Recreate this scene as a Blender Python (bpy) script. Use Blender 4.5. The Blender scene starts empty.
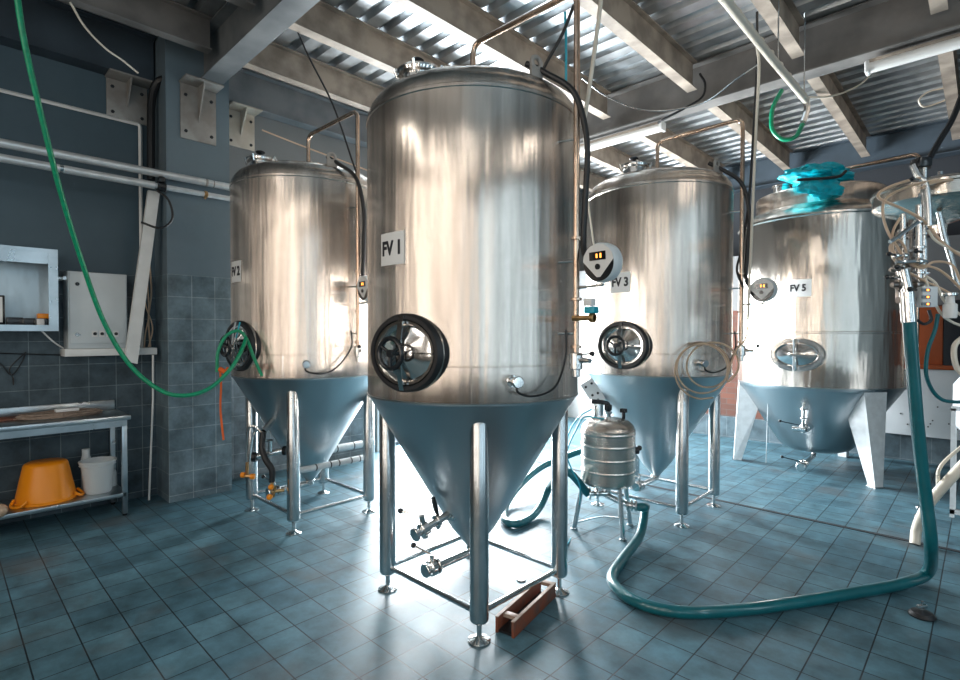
import bpy, bmesh, math, random
from mathutils import Vector, Matrix
random.seed(7)
PI = math.pi
SC = bpy.context.scene
COL = SC.collection
# ------------------------------------------------------------------ camera
F = 525.0; YAW = math.radians(43.9); PIT = math.radians(0.9); CAMH = 1.6
CYP = 333.5 + F*math.tan(PIT); CXP = 480.0
cy_, sy_ = math.cos(YAW), math.sin(YAW)
FW = Vector((-sy_*math.cos(PIT), cy_*math.cos(PIT), -math.sin(PIT)))
RT = Vector((cy_, sy_, 0)); UP = RT.cross(FW)
CAM = Vector((0, 0, CAMH))
cd = bpy.data.cameras.new('camera'); cam = bpy.data.objects.new('camera', cd); COL.objects.link(cam)
cam.location = CAM; cam.rotation_euler = (PI/2-PIT, 0, YAW)
cd.sensor_width = 36; cd.lens = F*36/960; cd.shift_y = (CYP-340)/960; cd.clip_start = .05
SC.camera = cam
def ray(px, py): return FW + RT*((px-CXP)/F) - UP*((py-CYP)/F)
def on(px, py, ax, v):                       # where the sight line meets the plane axis=v
    d = ray(px, py); return CAM + d*((v-CAM[ax])/d[ax])
def D(px, py, dep): return CAM + ray(px, py)*dep
def G(px, py, z=0.0): return on(px, py, 2, z)

# ------------------------------------------------------------------ materials
def mat(name, col, rough=.5, metal=0., bump=0., bscale=20., var=0., vscale=3., col2=None, stretch=(1,1,1), aniso=0., coat=0., trans=0., emit=None, rvar=0., spec=None, alpha=None):
    m = bpy.data.materials.new(name); m.use_nodes = True
    nt = m.node_tree; b = nt.nodes['Principled BSDF']
    b.inputs['Base Color'].default_value = (*col, 1); b.inputs['Roughness'].default_value = rough
    b.inputs['Metallic'].default_value = metal
    if coat: b.inputs['Coat Weight'].default_value = coat
    if trans: b.inputs['Transmission Weight'].default_value = trans
    if spec is not None: b.inputs['Specular IOR Level'].default_value = spec
    if alpha is not None: b.inputs['Alpha'].default_value = alpha
    if emit:
        b.inputs['Emission Color'].default_value = (*emit[0], 1); b.inputs['Emission Strength'].default_value = emit[1]
    tc = nt.nodes.new('ShaderNodeTexCoord'); mp = nt.nodes.new('ShaderNodeMapping')
    mp.inputs['Scale'].default_value = stretch; nt.links.new(tc.outputs['Object'], mp.inputs[0])
    if var or col2:
        n = nt.nodes.new('ShaderNodeTexNoise'); n.inputs['Scale'].default_value = vscale; n.inputs['Detail'].default_value = 5
        nt.links.new(mp.outputs[0], n.inputs['Vector'])
        r = nt.nodes.new('ShaderNodeValToRGB'); c2 = col2 or tuple(c*(1-var) for c in col)
        r.color_ramp.elements[0].position = .38; r.color_ramp.elements[1].position = .62
        r.color_ramp.elements[0].color = (*c2, 1); r.color_ramp.elements[1].color = (*col, 1)
        nt.links.new(n.outputs['Fac'], r.inputs[0]); nt.links.new(r.outputs[0], b.inputs['Base Color'])
    if rvar:
        n = nt.nodes.new('ShaderNodeTexNoise'); n.inputs['Scale'].default_value = vscale*2
        nt.links.new(mp.outputs[0], n.inputs['Vector'])
        q = nt.nodes.new('ShaderNodeMapRange'); q.inputs['To Min'].default_value = max(.02, rough-rvar); q.inputs['To Max'].default_value = rough+rvar
        nt.links.new(n.outputs['Fac'], q.inputs['Value']); nt.links.new(q.outputs[0], b.inputs['Roughness'])
    if bump:
        n = nt.nodes.new('ShaderNodeTexNoise'); n.inputs['Scale'].default_value = bscale; n.inputs['Detail'].default_value = 3
        nt.links.new(mp.outputs[0], n.inputs['Vector'])
        bp = nt.nodes.new('ShaderNodeBump'); bp.inputs['Strength'].default_value = 1; bp.inputs['Distance'].default_value = bump
        nt.links.new(n.outputs['Fac'], bp.inputs['Height']); nt.links.new(bp.outputs[0], b.inputs['Normal'])
    if aniso:
        tg = nt.nodes.new('ShaderNodeTangent'); tg.direction_type = 'RADIAL'; tg.axis = 'Z'
        b.inputs['Anisotropic'].default_value = aniso; nt.links.new(tg.outputs[0], b.inputs['Tangent'])
    return m

def tile_mat(name, c1, c2, grout, size, off, plane, rough=.35, top=None, paint=None, warm=None, bump=.002):
    """square tiles of the given size; plane 'XY' floor, 'W' upright; above height top: paint."""
    m = bpy.data.materials.new(name); m.use_nodes = True
    nt = m.node_tree; N = nt.nodes; L = nt.links; b = N['Principled BSDF']
    g = N.new('ShaderNodeNewGeometry'); sp = N.new('ShaderNodeSeparateXYZ'); L.new(g.outputs['Position'], sp.inputs[0])
    cb = N.new('ShaderNodeCombineXYZ')
    if plane == 'XY':
        L.new(sp.outputs['X'], cb.inputs[0]); L.new(sp.outputs['Y'], cb.inputs[1])
    else:
        a = N.new('ShaderNodeMath'); a.operation = 'ADD'; L.new(sp.outputs['X'], a.inputs[0]); L.new(sp.outputs['Y'], a.inputs[1])
        L.new(a.outputs[0], cb.inputs[0]); L.new(sp.outputs['Z'], cb.inputs[1])
    mp = N.new('ShaderNodeMapping'); mp.inputs['Location'].default_value = (off[0], off[1], 0); L.new(cb.outputs[0], mp.inputs[0])
    br = N.new('ShaderNodeTexBrick'); br.offset = 0; br.squash = 1
    br.inputs['Scale'].default_value = 1; br.inputs['Brick Width'].default_value = size; br.inputs['Row Height'].default_value = size
    br.inputs['Mortar Size'].default_value = .0035; br.inputs['Mortar Smooth'].default_value = .1
    br.inputs['Color1'].default_value = (*c1, 1); br.inputs['Color2'].default_value = (*c2, 1); br.inputs['Mortar'].default_value = (*grout, 1)
    L.new(mp.outputs[0], br.inputs[0])
    n = N.new('ShaderNodeTexNoise'); n.inputs['Scale'].default_value = 5; n.inputs['Detail'].default_value = 8; n.inputs['Roughness'].default_value = .65
    L.new(g.outputs['Position'], n.inputs['Vector'])
    mr = N.new('ShaderNodeMapRange'); mr.inputs['From Min'].default_value = .3; mr.inputs['From Max'].default_value = .7
    mr.inputs['To Min'].default_value = .5; mr.inputs['To Max'].default_value = 1.35; L.new(n.outputs['Fac'], mr.inputs['Value'])
    mx = N.new('ShaderNodeMix'); mx.data_type = 'RGBA'; mx.blend_type = 'MULTIPLY'; mx.inputs['Factor'].default_value = 1
    L.new(br.outputs['Color'], mx.inputs['A']); L.new(mr.outputs[0], mx.inputs['B'])
    out = mx.outputs['Result']
    if warm:
        n2 = N.new('ShaderNodeTexNoise'); n2.inputs['Scale'].default_value = 1.3; n2.inputs['Detail'].default_value = 6; L.new(g.outputs['Position'], n2.inputs['Vector'])
        r2 = N.new('ShaderNodeMapRange'); r2.inputs['From Min'].default_value = .56; r2.inputs['From Max'].default_value = .72; r2.inputs['To Max'].default_value = .55
        L.new(n2.outputs['Fac'], r2.inputs['Value'])
        m2 = N.new('ShaderNodeMix'); m2.data_type = 'RGBA'; L.new(r2.outputs[0], m2.inputs['Factor']); L.new(out, m2.inputs['A']); m2.inputs['B'].default_value = (*warm, 1)
        out = m2.outputs['Result']
    b.inputs['Specular IOR Level'].default_value = .28
    rr = N.new('ShaderNodeMapRange'); rr.inputs['To Min'].default_value = rough-.1; rr.inputs['To Max'].default_value = rough+.18; L.new(n.outputs['Fac'], rr.inputs['Value'])
    L.new(rr.outputs[0], b.inputs['Roughness'])
    bp = N.new('ShaderNodeBump'); bp.inputs['Distance'].default_value = bump; bp.inputs['Strength'].default_value = .8; bp.invert = True
    if top is None: L.new(br.outputs['Fac'], bp.inputs['Height'])
    L.new(bp.outputs[0], b.inputs['Normal'])
    if top is not None:
        gt = N.new('ShaderNodeMath'); gt.operation = 'GREATER_THAN'; gt.inputs[1].default_value = top; L.new(sp.outputs['Z'], gt.inputs[0])
        lt = N.new('ShaderNodeMath'); lt.operation = 'LESS_THAN'; lt.inputs[1].default_value = top; L.new(sp.outputs['Z'], lt.inputs[0])
        ml = N.new('ShaderNodeMath'); ml.operation = 'MULTIPLY'; L.new(lt.outputs[0], ml.inputs[0]); L.new(br.outputs['Fac'], ml.inputs[1]); L.new(ml.outputs[0], bp.inputs['Height'])
        m3 = N.new('ShaderNodeMix'); m3.data_type = 'RGBA'; L.new(gt.outputs[0], m3.inputs['Factor']); L.new(out, m3.inputs['A'])
        m4 = N.new('ShaderNodeMix'); m4.data_type = 'RGBA'; m4.inputs['A'].default_value = (*[c*.8 for c in paint], 1); m4.inputs['B'].default_value = (*paint, 1)
        L.new(n.outputs['Fac'], m4.inputs['Factor']); L.new(m4.outputs['Result'], m3.inputs['B']); out = m3.outputs['Result']
    L.new(out, b.inputs['Base Color'])
    return m

M = {}
M['steel'] = mat('brushed_steel', (.80, .715, .64), .23, 1, bump=.024, bscale=2.6, stretch=(2.2, 2.2, .12), var=.38, vscale=4, aniso=1, rvar=.04)  # streaked colour stands in for dark and bright reflections on the tanks
M['steel5'] = mat('polished_dented_steel', (.76, .69, .62), .17, 1, bump=.035, bscale=1.7, stretch=(2.2, 2.2, .35), var=.15, vscale=2, aniso=1, rvar=.03)
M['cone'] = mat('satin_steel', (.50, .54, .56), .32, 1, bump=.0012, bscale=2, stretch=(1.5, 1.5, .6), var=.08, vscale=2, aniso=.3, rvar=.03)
M['pol'] = mat('polished_steel', (.70, .70, .69), .14, 1, rvar=.04)
M['leg'] = mat('leg_steel', (.62, .65, .66), .24, 1, var=.1, vscale=9, rvar=.06)
M['cu'] = mat('tinted_tube_steel', (.66, .52, .42), .2, 1, col2=(.5, .36, .27), vscale=7, rvar=.06)
M['galv'] = mat('galvanised_deck', (.55, .58, .60), .34, .85, var=.3, vscale=4, rvar=.1, bump=.002, bscale=8)
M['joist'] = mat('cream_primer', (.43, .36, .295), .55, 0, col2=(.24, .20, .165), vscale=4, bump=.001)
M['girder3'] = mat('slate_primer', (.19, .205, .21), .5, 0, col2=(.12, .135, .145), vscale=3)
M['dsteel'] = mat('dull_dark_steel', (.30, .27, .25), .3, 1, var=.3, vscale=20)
M['girder2'] = mat('darkened_primer', (.20, .19, .18), .5, 0, col2=(.13, .125, .12), vscale=3, bump=.001)
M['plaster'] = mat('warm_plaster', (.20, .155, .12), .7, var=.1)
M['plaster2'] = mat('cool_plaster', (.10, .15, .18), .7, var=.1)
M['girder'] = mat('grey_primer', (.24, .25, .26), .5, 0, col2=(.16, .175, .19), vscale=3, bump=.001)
M['beamdark'] = mat('shaded_slate_paint', (.045, .065, .085), .5, 0, var=.25, vscale=3)  # slate paint with the shade up there darkened into its colour
M['bracket'] = mat('bare_plate', (.36, .35, .33), .5, .3, col2=(.27, .25, .23), vscale=6)
M['bracketw'] = mat('cream_plate', (.60, .54, .46), .5, .1, col2=(.5, .43, .35), vscale=6)
M['black'] = mat('black_rubber', (.012, .013, .015), .45)
M['blackg'] = mat('black_plastic', (.015, .017, .02), .22)
M['zinc'] = mat('zinc_pipe', (.78, .80, .81), .38, .55, var=.15, vscale=8)
M['white'] = mat('white_plastic', (.85, .85, .83), .4, var=.08, vscale=6)
M['box'] = mat('grey_enamel', (.66, .71, .73), .35, var=.08, vscale=3)
M['plate'] = mat('white_label', (.80, .80, .79), .45)
M['ink'] = mat('black_ink', (.02, .02, .025), .6)
M['green'] = mat('green_hose', (.0, .30, .14), .35, var=.25, vscale=40)
M['teal'] = mat('teal_hose', (.002, .125, .15), .28, var=.15, vscale=8, coat=.4)
M['dteal'] = mat('thin_teal_tube', (.01, .36, .48), .3)
M['orange'] = mat('orange_plastic', (.95, .30, .006), .35)
M['coil'] = mat('brown_cable', (.36, .27, .21), .5, var=.4, vscale=20)
M['rope'] = mat('orange_rope', (.75, .13, .02), .8, bump=.002, bscale=120)
M['clear'] = mat('frosted_plastic', (.86, .92, .94), .3, trans=.4, alpha=.85)
M['beige'] = mat('beige_tube', (.64, .46, .32), .3, trans=.15)
M['cream'] = mat('cream_tube', (.72, .66, .56), .4)
M['rust'] = mat('rusty_wood', (.24, .065, .03), .7, 0, col2=(.14, .07, .05), vscale=12, bump=.003, bscale=30)
M['rustlt'] = mat('pale_worn_wood', (.55, .42, .33), .6, 0, col2=(.33, .2, .14), vscale=18)
M['lens'] = mat('white_diffuser', (.82, .81, .78), .3, var=.05)
M['bag'] = mat('turquoise_bag', (.0, .48, .60), .3, bump=.01, bscale=25, var=.25, vscale=14)
M['screen'] = mat('dark_display', (.01, .01, .012), .15)
M['led'] = mat('orange_digits', (.9, .3, .05), .5, emit=((1, .32, .05), 2.5))
M['pale'] = mat('pale_board', (.66, .70, .72), .5, var=.06, vscale=3)
M['bench'] = mat('bench_steel', (.55, .60, .63), .3, 1, var=.2, vscale=5, rvar=.08)
M['cabin'] = mat('cabinet_sheet', (.58, .66, .70), .4, .7, var=.35, vscale=5, stretch=(1, 1, .4))
M['dark'] = mat('dark_recess', (.02, .024, .03), .8)
M['insul'] = mat('pale_pipe_wrap', (.62, .66, .68), .5, var=.15, vscale=12)
M['brass'] = mat('brass_fitting', (.55, .33, .15), .3, 1)
M['floor'] = tile_mat('floor_tiles', (.062, .140, .182), (.09, .188, .232), (.014, .026, .034), .21, (1.03+2.1, -.30+2.1), 'XY', .42, warm=(.13, .11, .10))
M['wall'] = tile_mat('tiled_wall', (.06, .088, .107), (.078, .108, .128), (.19, .24, .26), .21, (10-(-5.93+1.52)-9.88, .15), 'W', .3, top=2.16, paint=(.085, .13, .16))  # darker copy of the pillar tiling, the wall's shade put into the colour
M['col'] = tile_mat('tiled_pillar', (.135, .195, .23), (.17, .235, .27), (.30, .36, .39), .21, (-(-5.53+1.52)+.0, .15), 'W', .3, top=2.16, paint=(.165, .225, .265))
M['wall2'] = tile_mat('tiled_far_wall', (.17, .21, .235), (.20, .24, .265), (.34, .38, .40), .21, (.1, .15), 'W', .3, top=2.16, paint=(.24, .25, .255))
M['plinth'] = tile_mat('tiled_plinth', (.07, .105, .125), (.09, .125, .145), (.14, .18, .2), .3, (.1, -.02), 'W', .35)

def brick_mat():
    m = bpy.data.materials.new('brick_and_plaster'); m.use_nodes = True
    nt = m.node_tree; N = nt.nodes; L = nt.links; b = N['Principled BSDF']; b.inputs['Roughness'].default_value = .8
    g = N.new('ShaderNodeNewGeometry'); sp = N.new('ShaderNodeSeparateXYZ'); L.new(g.outputs['Position'], sp.inputs[0])
    cb = N.new('ShaderNodeCombineXYZ'); L.new(sp.outputs['X'], cb.inputs[0]); L.new(sp.outputs['Z'], cb.inputs[1])
    br = N.new('ShaderNodeTexBrick'); L.new(cb.outputs[0], br.inputs[0]); br.inputs['Scale'].default_value = 1
    br.inputs['Brick Width'].default_value = .25; br.inputs['Row Height'].default_value = .085; br.inputs['Mortar Size'].default_value = .006
    br.inputs['Color1'].default_value = (.13, .045, .028, 1); br.inputs['Color2'].default_value = (.085, .035, .025, 1); br.inputs['Mortar'].default_value = (.09, .06, .05, 1)
    gt = N.new('ShaderNodeMath'); gt.operation = 'GREATER_THAN'; gt.inputs[1].default_value = 1.95; L.new(sp.outputs['Z'], gt.inputs[0])
    mx = N.new('ShaderNodeMix'); mx.data_type = 'RGBA'; L.new(gt.outputs[0], mx.inputs['Factor']); L.new(br.outputs['Color'], mx.inputs['A']); mx.inputs['B'].default_value = (.17, .175, .18, 1)
    L.new(mx.outputs['Result'], b.inputs['Base Color']); return m
M['brick'] = brick_mat()

# ------------------------------------------------------------------ mesh helpers
def catmull(pts, n=8):
    P = [Vector(p) for p in pts]
    if len(P) < 3: return P
    P = [P[0]*2-P[1]] + P + [P[-1]*2-P[-2]]; out = []
    for i in range(1, len(P)-2):
        a, b, c, d = P[i-1:i+3]
        for k in range(n):
            t = k/n
            out.append(.5*((2*b)+(c-a)*t+(2*a-5*b+4*c-d)*t*t+(3*b-a-3*c+d)*t**3))
    out.append(P[-2]); return out
def frame(n):
    n = Vector(n).normalized(); a = Vector((0, 0, 1)) if abs(n.z) < .95 else Vector((1, 0, 0))
    u = a.cross(n).normalized(); return u, n.cross(u), n
class MB:
    def __init__(s): s.bm = bmesh.new()
    def quad(s, *p):
        s.bm.faces.new([s.bm.verts.new(q) for q in p]); return s
    def box(s, c, d, R=None, bev=0.):
        c = Vector(c); t = bmesh.new(); bmesh.ops.create_cube(t, size=1)
        for v in t.verts: v.co = Vector((v.co.x*d[0], v.co.y*d[1], v.co.z*d[2]))
        if bev: bmesh.ops.bevel(t, geom=t.edges[:], offset=bev, segments=2, affect='EDGES', profile=.5)
        for v in t.verts: v.co = (R @ v.co if R else v.co) + c
        s.add(t); return s
    def span(s, a, b, bev=0.):
        a, b = Vector(a), Vector(b); return s.box((a+b)/2, [abs(x) for x in (b-a)], bev=bev)
    def add(s, t):
        me = bpy.data.meshes.new('tmp'); t.to_mesh(me); t.free(); s.bm.from_mesh(me); bpy.data.meshes.remove(me)
    def tube(s, pts, r, seg=10, smooth=0, caps=True, closed=False):
        P = catmull(pts, smooth) if smooth else [Vector(p) for p in pts]
        rs = r if isinstance(r, (list, tuple)) else [r]*len(P)
        rings = []; u = None
        for i, p in enumerate(P):
            if closed: t = (P[(i+1) % len(P)]-P[i-1])
            else: t = (P[min(i+1, len(P)-1)]-P[max(i-1, 0)])
            if t.length < 1e-9: t = Vector((0, 0, 1))
            t.normalize()
            if u is None: u = frame(t)[0]
            else:
                u = u - t*u.dot(t)
                u = u.normalized() if u.length > 1e-6 else frame(t)[0]
            w = t.cross(u)
            rings.append([s.bm.verts.new(p+(u*math.cos(2*PI*k/seg)+w*math.sin(2*PI*k/seg))*rs[i]) for k in range(seg)])
        n = len(rings)
        for i in range(n if closed else n-1):
            a, b = rings[i], rings[(i+1) % n]
            for k in range(seg): s.bm.faces.new((a[k], a[(k+1) % seg], b[(k+1) % seg], b[k]))
        if caps and not closed:
            s.bm.faces.new(rings[0][::-1]); s.bm.faces.new(rings[-1])
        return s
    def bend(s, pts, r, rad=.05, seg=12, ns=6):      # pipe with rounded elbows
        P = [Vector(p) for p in pts]; out = [P[0]]
        for i in range(1, len(P)-1):
            a = (P[i-1]-P[i]); b = (P[i+1]-P[i]); q = min(rad, a.length*.48, b.length*.48); a.normalize(); b.normalize()
            p0, p2 = P[i]+a*q, P[i]+b*q
            for k in range(ns+1):
                t = k/ns; out.append((1-t)**2*p0+2*t*(1-t)*P[i]+t*t*p2)
        out.append(P[-1]); return s.tube(out, r, seg)
    def lathe(s, prof, o, n=(0, 0, 1), seg=48):
        o = Vector(o); u, v, w = frame(n); rings = []
        if abs(Vector(n).normalized().z) > .95: u, v = Vector((1, 0, 0)), Vector((0, 1, 0)); w = Vector((0, 0, 1 if Vector(n).z > 0 else -1))
        for r, h in prof:
            if r < 1e-6: rings.append([s.bm.verts.new(o+w*h)])
            else: rings.append([s.bm.verts.new(o+w*h+(u*math.cos(2*PI*k/seg)+v*math.sin(2*PI*k/seg))*r) for k in range(seg)])
        for a, b in zip(rings, rings[1:]):
            for k in range(seg):
                k2 = (k+1) % seg
                if len(a) == 1 and len(b) == 1: continue
                if len(a) == 1: s.bm.faces.new((a[0], b[k2], b[k]))
                elif len(b) == 1: s.bm.faces.new((a[k], a[k2], b[0]))
                else: s.bm.faces.new((a[k], a[k2], b[k2], b[k]))
        return s
    def disc(s, o, n, r, h, seg=24, bev=.15):        # short closed cylinder from o along n
        b = min(r, abs(h))*bev
        return s.lathe([(0, 0), (r-b, 0), (r, b), (r, h-b), (r-b, h), (0, h)], o, n, seg)
    def ball(s, o, r, seg=14, sc=(1, 1, 1)):
        t = bmesh.new(); bmesh.ops.create_uvsphere(t, u_segments=seg, v_segments=seg//2+1, radius=r)
        for v in t.verts: v.co = Vector((v.co.x*sc[0], v.co.y*sc[1], v.co.z*sc[2]))+Vector(o)
        s.add(t); return s
    def torus(s, o, n, R, r, seg=32, sg=8, R2=None):
        u, v, w = frame(n); R2 = R2 or R
        return s.tube([Vector(o)+u*R*math.cos(2*PI*k/seg)+v*R2*math.sin(2*PI*k/seg) for k in range(seg)], r, sg, closed=True)
    def build(s, name, m, parent=None, ang=35, kind=None, label=None, cat=None, group=None):
        bmesh.ops.recalc_face_normals(s.bm, faces=s.bm.faces)
        me = bpy.data.meshes.new(name); s.bm.to_mesh(me); s.bm.free()
        me.materials.append(m if not isinstance(m, str) else M[m])
        if parent is None:
            xs = [v.co for v in me.vertices]
            o = Vector(((min(v.x for v in xs)+max(v.x for v in xs))/2, (min(v.y for v in xs)+max(v.y for v in xs))/2, min(v.z for v in xs)))
        else:
            o = Vector(parent['_o'])
        me.transform(Matrix.Translation(-o))
        me.polygons.foreach_set('use_smooth', [True]*len(me.polygons))
        me.set_sharp_from_angle(angle=math.radians(ang))
        ob = bpy.data.objects.new(name, me); COL.objects.link(ob)
        ob['_o'] = tuple(o)
        if parent is None: ob.location = o
        else: ob.parent = parent
        tag(ob, label, cat, group, kind); return ob
def tag(o, label=None, cat=None, group=None, kind=None):
    if label: o['label'] = label
    if cat: o['category'] = cat
    if group: o['group'] = group
    if kind: o['kind'] = kind
    return o
def thing(name, loc, label, cat, group=None):
    o = bpy.data.objects.new(name, None); COL.objects.link(o); o.location = loc; o.empty_display_size = .1
    o['_o'] = tuple(loc); return tag(o, label, cat, group)
def struct(name, mb, m, label=None): return mb.build(name, m, kind='structure', label=label)
def text_bm(txt, size, depth=.0012):
    cu = bpy.data.curves.new('txt', 'FONT'); cu.body = txt; cu.size = size; cu.extrude = depth; cu.offset = size*.038
    cu.align_x = 'CENTER'; cu.align_y = 'CENTER'; cu.resolution_u = 4
    ob = bpy.data.objects.new('txt', cu); COL.objects.link(ob); bpy.context.view_layer.update()
    me = bpy.data.meshes.new_from_object(ob.evaluated_get(bpy.context.evaluated_depsgraph_get()))
    bpy.data.objects.remove(ob); bpy.data.curves.remove(cu)
    b = MB(); b.bm.from_mesh(me); bpy.data.meshes.remove(me); return b

# ------------------------------------------------------------------ room shell
XW = -5.93; XR = 3.4; YF = -3.2; YB = 8.5; YB2 = 9.65; ZD = 4.45
struct('floor', MB().span((XW-.3, YF-.2, -.1), (XR+.2, YB2+.2, 0)), 'floor')
DY0, DY1, DZ = 4.2, 5.95, 2.55           # doorway in the left wall, behind the front tank
w = MB().span((XW-.2, YF, 0), (XW, 2.0, 4.7))
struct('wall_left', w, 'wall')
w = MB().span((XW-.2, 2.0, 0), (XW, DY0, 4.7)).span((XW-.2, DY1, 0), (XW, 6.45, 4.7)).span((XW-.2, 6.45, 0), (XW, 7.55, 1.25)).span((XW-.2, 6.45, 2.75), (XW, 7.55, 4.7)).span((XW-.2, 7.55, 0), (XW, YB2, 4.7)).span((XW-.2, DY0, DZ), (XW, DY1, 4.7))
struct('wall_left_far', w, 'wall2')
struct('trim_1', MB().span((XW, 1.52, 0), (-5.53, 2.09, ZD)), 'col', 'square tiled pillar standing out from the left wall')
dr = MB()
for a, b in (((XW-.21, DY0-.06, 0), (XW+.02, DY0, DZ)), ((XW-.21, DY1, 0), (XW+.02, DY1+.06, DZ)), ((XW-.21, DY0-.06, DZ), (XW+.02, DY1+.06, DZ+.06))): dr.span(a, b)
struct('door_1', dr, 'white')
f = MB()
for a, b_ in (((6.45, 1.25), (6.5, 2.75)), ((7.5, 1.25), (7.55, 2.75)), ((6.45, 1.25), (7.55, 1.3)), ((6.45, 2.7), (7.55, 2.75)), ((6.98, 1.25), (7.02, 2.75))): f.span((XW-.08, *a), (XW-.02, *b_))
WN = 1; struct('window_1', f, 'white')  # unseen window, added to let light onto the back floor
struct('wall_back', MB().span((XW, YB, 0), (XR, YB2, 2.78)), 'brick')
struct('door_2', MB().span((XW+.05, YB-.07, 0), (-4.75, YB-.002, 2.2), .005), 'white')
struct('wall_back_upper', MB().span((XW, YB2, 0), (XR, YB2+.2, 4.7)), 'dark')
struct('trim_2', MB().span((-4.75, YB-.04, 0), (XR, YB, .325)), 'plinth', 'dark tiled plinth along the foot of the brick wall')
# right and front walls with tall windows (behind the photographer)
def wall_windows(name, axis, pos, lo, hi, wins, z0, z1, m):
    b = MB(); t = .2; e = [lo]
    def bx(a0, a1, q0, q1):
        if axis == 1: b.span((a0, pos-(t if pos < 0 else 0), q0), (a1, pos+(0 if pos < 0 else t), q1))
        else: b.span((pos, a0, q0), (pos+t, a1, q1))
    bx(lo, hi, 0, z0); bx(lo, hi, z1, 4.7); c = lo
    for a, d in wins: bx(c, a, z0, z1); c = d
    bx(c, hi, z0, z1); struct(name, b, m)
    for i, (a, d) in enumerate(wins):
        f = MB(); ww = .05
        def fb(a0, a1, q0, q1):
            if axis == 1: f.span((a0, pos-.12, q0), (a1, pos-.06, q1))
            else: f.span((pos+.06, a0, q0), (pos+.12, a1, q1))
        fb(a, a+ww, z0, z1); fb(d-ww, d, z0, z1); fb(a, d, z0, z0+ww); fb(a, d, z1-ww, z1); fb((a+d)/2-.025, (a+d)/2+.025, z0, z1); fb(a, d, (z0+z1)/2-.025, (z0+z1)/2+.025)
        global WN; WN += 1; struct('window_%d' % WN, f, 'white')
FWIN = [(-3.5, -3.25), (-2.2, -1.8), (-.75, -.45), (.55, .95), (2.1, 2.45)]; RWIN = [(-2.3, -1.95), (-.6, -.15), (1.3, 1.6), (3.2, 3.7)]
wall_windows('wall_front', 1, YF, XW, XR, FWIN, .8, 3.9, 'plaster')
wall_windows('wall_right', 0, XR, YF, YB2, RWIN, .8, 3.9, 'plaster2')
# corrugated steel deck
b = MB(); p = .225; prof = []
y = YF-.1
while y < YB2+.2:
    prof += [(y, 0), (y+.125, 0), (y+.15, .055), (y+.2, .055)]; y += p
x0, x1 = XW-.1, XR+.1
vs = [(b.bm.verts.new((x0, q, ZD+h)), b.bm.verts.new((x1, q, ZD+h))) for q, h in prof]
for a, c in zip(vs, vs[1:]): b.bm.faces.new((a[0], a[1], c[1], c[0]))
struct('ceiling', b, 'galv', 'corrugated galvanised steel deck')
struct('ceiling_slab', MB().span((x0, YF-.2, ZD+.09), (x1, YB2+.2, ZD+.2)), 'dark')

# ------------------------------------------------------------------ steelwork
def ibeam_x(y, z0, h, wd, x0, x1, tf=.014, tw=.01):
    return MB().span((x0, y-wd/2, z0), (x1, y+wd/2, z0+tf)).span((x0, y-wd/2, z0+h-tf), (x1, y+wd/2, z0+h)).span((x0, y-tw/2, z0+tf), (x1, y+tw/2, z0+h-tf))
def ibeam_y(x, z0, h, wd, y0, y1, tf=.012, tw=.008):
    return MB().span((x-wd/2, y0, z0), (x+wd/2, y1, z0+tf)).span((x-wd/2, y0, z0+h-tf), (x+wd/2, y1, z0+h)).span((x-tw/2, y0, z0+tf), (x+tw/2, y1, z0+h-tf))
ibeam_x(1.86, 4.0, .44, .19, -5.53, XR-.01).build('steel_girder', 'girder3', label='grey steel girder resting on the pillar bracket at upper left', cat='beam')
ibeam_x(5.66, 4.0, .44, .2, XW+.01, XR-.01).build('steel_girder', 'girder2', label='long steel girder over the middle tanks carrying the strip lamps', cat='beam')
ibeam_x(9.46, 4.0, .45, .2, XW, XR).build('steel_girder', 'beamdark', label='farthest dark steel girder above the back of the room', cat='beam')
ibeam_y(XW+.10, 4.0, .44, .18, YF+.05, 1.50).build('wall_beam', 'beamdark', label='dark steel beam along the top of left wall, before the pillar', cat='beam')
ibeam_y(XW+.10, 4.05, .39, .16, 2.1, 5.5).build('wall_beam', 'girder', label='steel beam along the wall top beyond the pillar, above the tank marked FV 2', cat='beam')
JX = [-5.09, -4.17, -3.26, -2.25, -1.27, -.29, .69]
nm = ['first', 'second', 'third', 'fourth', 'fifth', 'sixth', 'seventh']
for i, x in enumerate(JX):
    for k, (a, c, what) in enumerate(((YF+.05, 1.76, 'nearest bay'), (1.96, 5.56, 'middle bay'), (5.77, 9.35, 'far bay'))):
        if k == 0 and i > 2: continue
        ibeam_y(x, 4.15, .295, .105, a, c).build('ceiling_joist', 'girder2' if k == 0 else 'joist', label='cream steel ceiling joist in the %s, %s from the left wall' % (what, nm[i]), cat='joist', group='ceiling joists')  # nearest bay gets a darker tone, its shade put into the colour

def bracket(loc, wy, h, m, label):               # wall plate with a top shelf and a stiffening rib
    x, y, z = loc; t = thing('beam_bracket', (x, y, z), label, 'bracket')
    MB().span((x, y-wy/2, z), (x+.015, y+wy/2, z+h), .002).build('wall_plate', m, t)
    MB().span((x, y-wy/2-.01, z+h), (x+.21, y+wy/2+.01, z+h+.014), .002).build('shelf_plate', m, t)
    b = MB(); q = [(x+.015, z+h*.35), (x+.015, z+h), (x+.19, z+h), ]
    for s in (-.006, .006): b.bm.faces.new([b.bm.verts.new((a, y+s, c)) for a, c in q])
    b.bm.verts.ensure_lookup_table(); v = b.bm.verts
    for i in range(3): b.bm.faces.new((v[i], v[(i+1) % 3], v[3+(i+1) % 3], v[3+i]))
    b.build('rib', m, t)
    for sy in (-1, 1):
        for zz in (.14, .8): MB().disc((x+.015, y+sy*wy*.36, z+h*zz), (1, 0, 0), .016, .012, 6).build('bolt', 'dark', t)
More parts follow.
